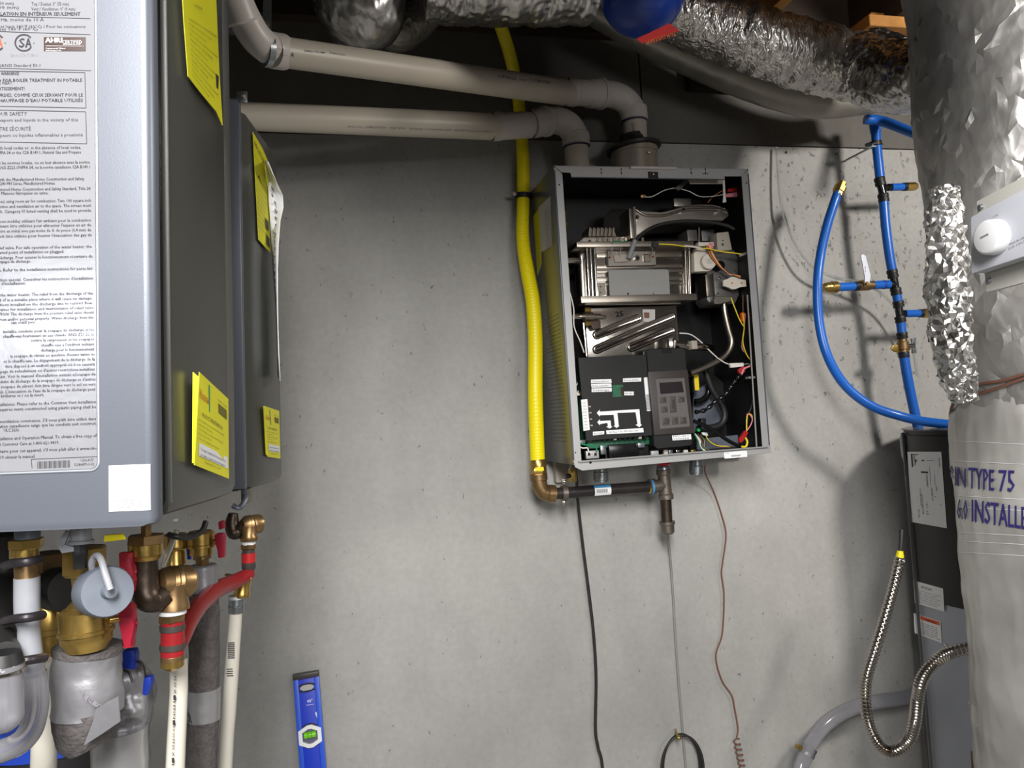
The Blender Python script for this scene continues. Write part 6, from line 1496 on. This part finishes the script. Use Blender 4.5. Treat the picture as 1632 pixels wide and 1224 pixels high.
# h: trap with brass union, bronze bend and pressure reducing body
G1 = rt('pressure_valve', 'tarnished brass pressure valve on a dark bronze bend with brass union', 'valve', 270, 940, .76)
yg = .74
rl((233, 836, yg), (233, 866, yg), [(0, 8), (.5, 8), (.55, 27), (1, 28)], 'hex_nut', 'brass_dark', G1, 6)
rl((232, 864, yg), (232, 892, yg), [(0, 23), (.1, 25), (.7, 25), (.8, 22), (1, 20)], 'brass_union', 'brass', G1, 16)
rtube([(232, 888, yg), (232, 915, yg), (232, 938, yg), (236, 952, yg), (250, 955, yg+.005), (268, 945, yg+.01)], [18, 18, 20, 21, 19, 14], 'bronze_bend', 'bronze', G1, 28)
rl((250, 930, .75), (306, 926, .78), [(0, 15), (.05, 20), (.25, 24), (.3, 21), (.38, 25), (.45, 22), (.52, 25), (.6, 24), (.85, 25), (1, 18)], 'spring_housing', 'brass_dark', G1)
rl((277, 930, .76), (276, 972, .76), [(0, 20), (.4, 19), (.75, 23), (.95, 24), (1, 20)], 'body', 'brass_dark', G1)
rl((275, 970, .76), (275, 978, .76), [(0, 20), (1, 20)], 'thread_tape', 'tape_white', G1)
rl((274, 977, .76), (274, 992, .76), [(0, 17), (.2, 20), (.8, 20), (1, 17)], 'hex_nut', 'brass_dark', G1, 6)
PX = rt('red_tubing', 'red tubing with dark clamp rings rising from the brass elbow to the tee at right', 'tubing', 300, 1000, .78)
rtube([(275, 990, .76), (275, 1044, .76)], 17, 'riser', 'pex_red', PX, 24, 0)
for py in (1000, 1030): rl((275, py-5, .76), (275, py+5, .76), [(0, 17.5), (.1, 18.5), (.9, 18.5), (1, 17.5)], 'clamp_ring', 'ctrl_brown', PX)
rtube([(276, 1032, .775), (286, 1018, .785), (300, 990, .82), (320, 962, .87), (348, 938, .93), (372, 928, .97), (398, 914, 1.0)], [15, 15.5, 14.5, 13.5, 13, 12, 9], 'hose', 'pex_red', PX, 24, 8)
rl((275, 1042, .76), (275, 1052, .76), [(0, 15), (.3, 17), (1, 17)], 'collar', 'brass_dark', PX)
rl((275, 1050, .76), (275, 1069, .76), [(0, 14), (.1, 16.5), (.6, 16.5), (.8, 12), (1, 5)], 'brass_elbow', 'brass', PX)
WP = rt('white_pipe', 'white plastic pipe running down below the brass elbow with red tubing', 'pipe', 283, 1140, .80)
rtube([(284, 1050, .80), (285, 1100, .80), (281, 1180, .80), (277, 1300, .80), (272, 1600, .80)], [13, 13, 13.5, 14, 15], 'tube', 'pvc_white', WP, 24, 2)
tm = MB(R)
for i in range(16): letter(tm, 'PEX 1IN 100 PSI'[i % 10:i % 10+2] or 'PX', r(277-i*.25, 1078+i*10, .787), (0, 0, -1), (1, 0, 0), .0024, .0048)
tm.link('printing', 'ink', WP, kind='stuff')
# i: valves behind
V3 = rt('isolation_valve', 'small brass valve just left of the black insulated pipe, half hidden by the pressure valve', 'valve', 280, 880, .92)
rl((280, 850, .92), (280, 870, .92), [(0, 14), (.1, 18), (1, 19)], 'hex_nut', 'brass', V3)
rl((280, 868, .92), (280, 898, .92), [(0, 18), (.2, 17), (.3, 14), (.8, 15), (1, 16)], 'body', 'brass', V3)
rl((280, 897, .92), (280, 908, .92), [(0, 12), (1, 14)], 'collar', 'brass_dark', V3)
rtube([(258, 905, .86), (272, 872, .86), (282, 845, .86)], 4, 'clear_tube', 'clear_tube', V3, 10)
V4 = rt('isolation_valve', 'brass valve with a red lever on top of the black insulated pipe', 'valve', 322, 875, .92)
rl((320, 846, .92), (321, 884, .92), [(0, 17), (.1, 20), (.55, 20), (.58, 21), (.68, 21), (.7, 17), (1, 17)], 'body', 'brass', V4)
rl((322, 882, .92), (323, 902, .92), [(0, 14), (.4, 15), (.45, 11), (1, 11)], 'hex_nut', 'brass_dark', V4, 6)
rl((338, 864, .92), (348, 863, .92), [(0, 5), (1, 4)], 'stem', 'brass', V4, 12)
rpoly('red_handle', [(341, 853), (345, 850), (356, 850), (358, 856), (357, 889), (347, 890), (346, 866), (342, 862)], .91, .008, 'red_handle', V4, .002)
rpoly('red_handle', [(347, 832), (356, 829), (357, 842), (348, 845)], .95, .008, 'red_handle', V4, .002)
rpoly('blue_handle', [(296, 868), (304, 868), (304, 892), (298, 892)], .94, .006, 'blue_deep', V4, .001)
rtube([(268, 852, .80), (285, 856, .80), (305, 856, .82), (322, 846, .84), (328, 832, .85)], 4.5, 'black_hose', 'rubber', V4, 10)
BI = rt('black_insulated_pipe', 'dark foam insulated pipe with a band of silver tape', 'pipe insulation', 324, 1050, .90)
rl((324, 900, .92), (325, 945, .92), [(0, 19), (.05, 21), (1, 21)], 'grey_cap_sleeve', 'duct_tape', BI)
rcrinkle([(325, 942, .92), (326, 1020, .92), (325, 1100, .92), (324, 1150, .92), (320, 1250, .92), (314, 1600, .92)], [21.5, 22, 22.5, 22.5, 22.5, 22.5], .001, 60, 'foam_sleeve', 'foam', BI)
rcrinkle([(325.5, 1096, .92), (325.5, 1120, .92), (324.5, 1146, .92)], [23.4, 23.4, 23.4], .0006, 60, 'tape_band', 'tape_foil', BI, seed=5)
# k: right hand pressure valve, red collar, tee, white pipe
K = rt('pressure_valve', 'smaller tarnished brass pressure valve hanging behind the silver heater corner', 'valve', 395, 840, 1.0)
rtube([(372, 818, 1.0), (370, 835, 1.0), (374, 848, 1.0), (384, 846, 1.0)], [7, 11, 12, 9], 'bronze_bend', 'bronze', K)
rl((378, 842, 1.0), (388, 841, 1.0), [(0, 9), (.1, 11), (.9, 11), (1, 9)], 'hex_nut', 'bronze', K, 6)
rl((385, 838, 1.0), (417, 834, 1.02), [(0, 9), (.1, 12), (.25, 15), (.3, 13), (.4, 15), (.5, 13.5), (.6, 15), (.9, 14.5), (1, 10)], 'spring_housing', 'brass_dark', K)
rl((397, 838, 1.0), (397, 862, 1.0), [(0, 11), (.6, 11), (.8, 14), (1, 13)], 'body', 'brass_dark', K)
rl((396, 861, 1.0), (396, 868, 1.0), [(0, 10.5), (1, 10.5)], 'thread_tape', 'tape_white', K)
rl((396, 867, 1.0), (396, 875, 1.0), [(0, 11), (.2, 13), (.8, 13), (1, 11)], 'hex_nut', 'brass_dark', K, 6)
rl((396, 874, 1.0), (396, 882, 1.0), [(0, 9), (1, 9)], 'sleeve', 'ctrl_brown', K)
rl((396, 881, 1.0), (396, 896, 1.0), [(0, 10.5), (1, 10.5)], 'red_collar', 'red', K)
rl((396, 895, 1.0), (397, 912, 1.0), [(0, 10.5), (.6, 10.5), (1, 7)], 'black_nut', 'ctrl_brown', K, 10)
K2_ = rt('brass_tee', 'brass eared tee joining the red tubing to the right hand white pipe', 'pipe fitting', 385, 930, 1.0)
rl((393, 913, 1.0), (400, 918, 1.0), [(0, 9), (1, 9)], 'red_end', 'red', K2_)
rpoly('ear', [(357, 915), (362, 915), (400, 920), (403, 925), (392, 927), (375, 924), (358, 918)], .99, .004, 'brass_dark', K2_, .001)
rl((388, 921, 1.0), (385, 951, 1.0), [(0, 9), (.1, 12), (.7, 11), (.8, 12.5), (1, 12)], 'body', 'brass', K2_)
rl((377, 949, 1.0), (377, 954, 1.0), [(0, 12), (1, 12)], 'white_ring', 'tape_white', K2_)
rl((377, 953, 1.0), (376, 976, 1.0), [(0, 11.5), (.45, 12), (.47, 10.6), (.53, 10.6), (.55, 12), (1, 11.5)], 'crimp_sleeve', 'galv', K2_)
WR = rt('white_pipe', 'right hand white plastic pipe with printed marks below the brass tee', 'pipe', 368, 1090, 1.0)
wpx = [(376, 974, 1.0), (372, 1030, 1.0), (368, 1080, 1.0), (364, 1140, 1.0), (358, 1230, 1.0), (345, 1600, 1.0)]
rtube(wpx, [9.5, 10, 11, 11, 11, 12], 'tube', 'pvc_white', WR, 24, 2)
tm = MB(R)
for i in range(9): a = r(363, 1024+i*3, .9898); tm.box(a, a+V((.0085, .0002, -.0012)))
for i in range(4): a = r(361+(i % 2), 1066+i*3.5, .9898); tm.box(a, a+V((.0075, .0002, -.0010)))
tm.link('printing', 'ink', WR, kind='stuff')
# the rack's own upright and rail carry both heaters
RK = rt('steel_rack', 'steel channel rack that carries the two closed heaters', 'rack', 250, 900, .95)
rk0 = R.w((0, 0, 0)).z
for yy in (.93, 1.08):
    rbox('rail', (xc-.44, yy-.02, zb1+.10), (-.42, yy+.02, zb1+.14), 'galv', RK, .002)
    rbox('rail', (xc-.44, yy-.02, zb1+.45), (-.42, yy+.02, zb1+.49), 'galv', RK, .002)
for xx in (xc-.42,): rbox('upright', (xx-.02, .98, -1.83), (xx+.02, 1.03, zb1+.6), 'galv', RK, .002)
for o_ in (H, H1): pass
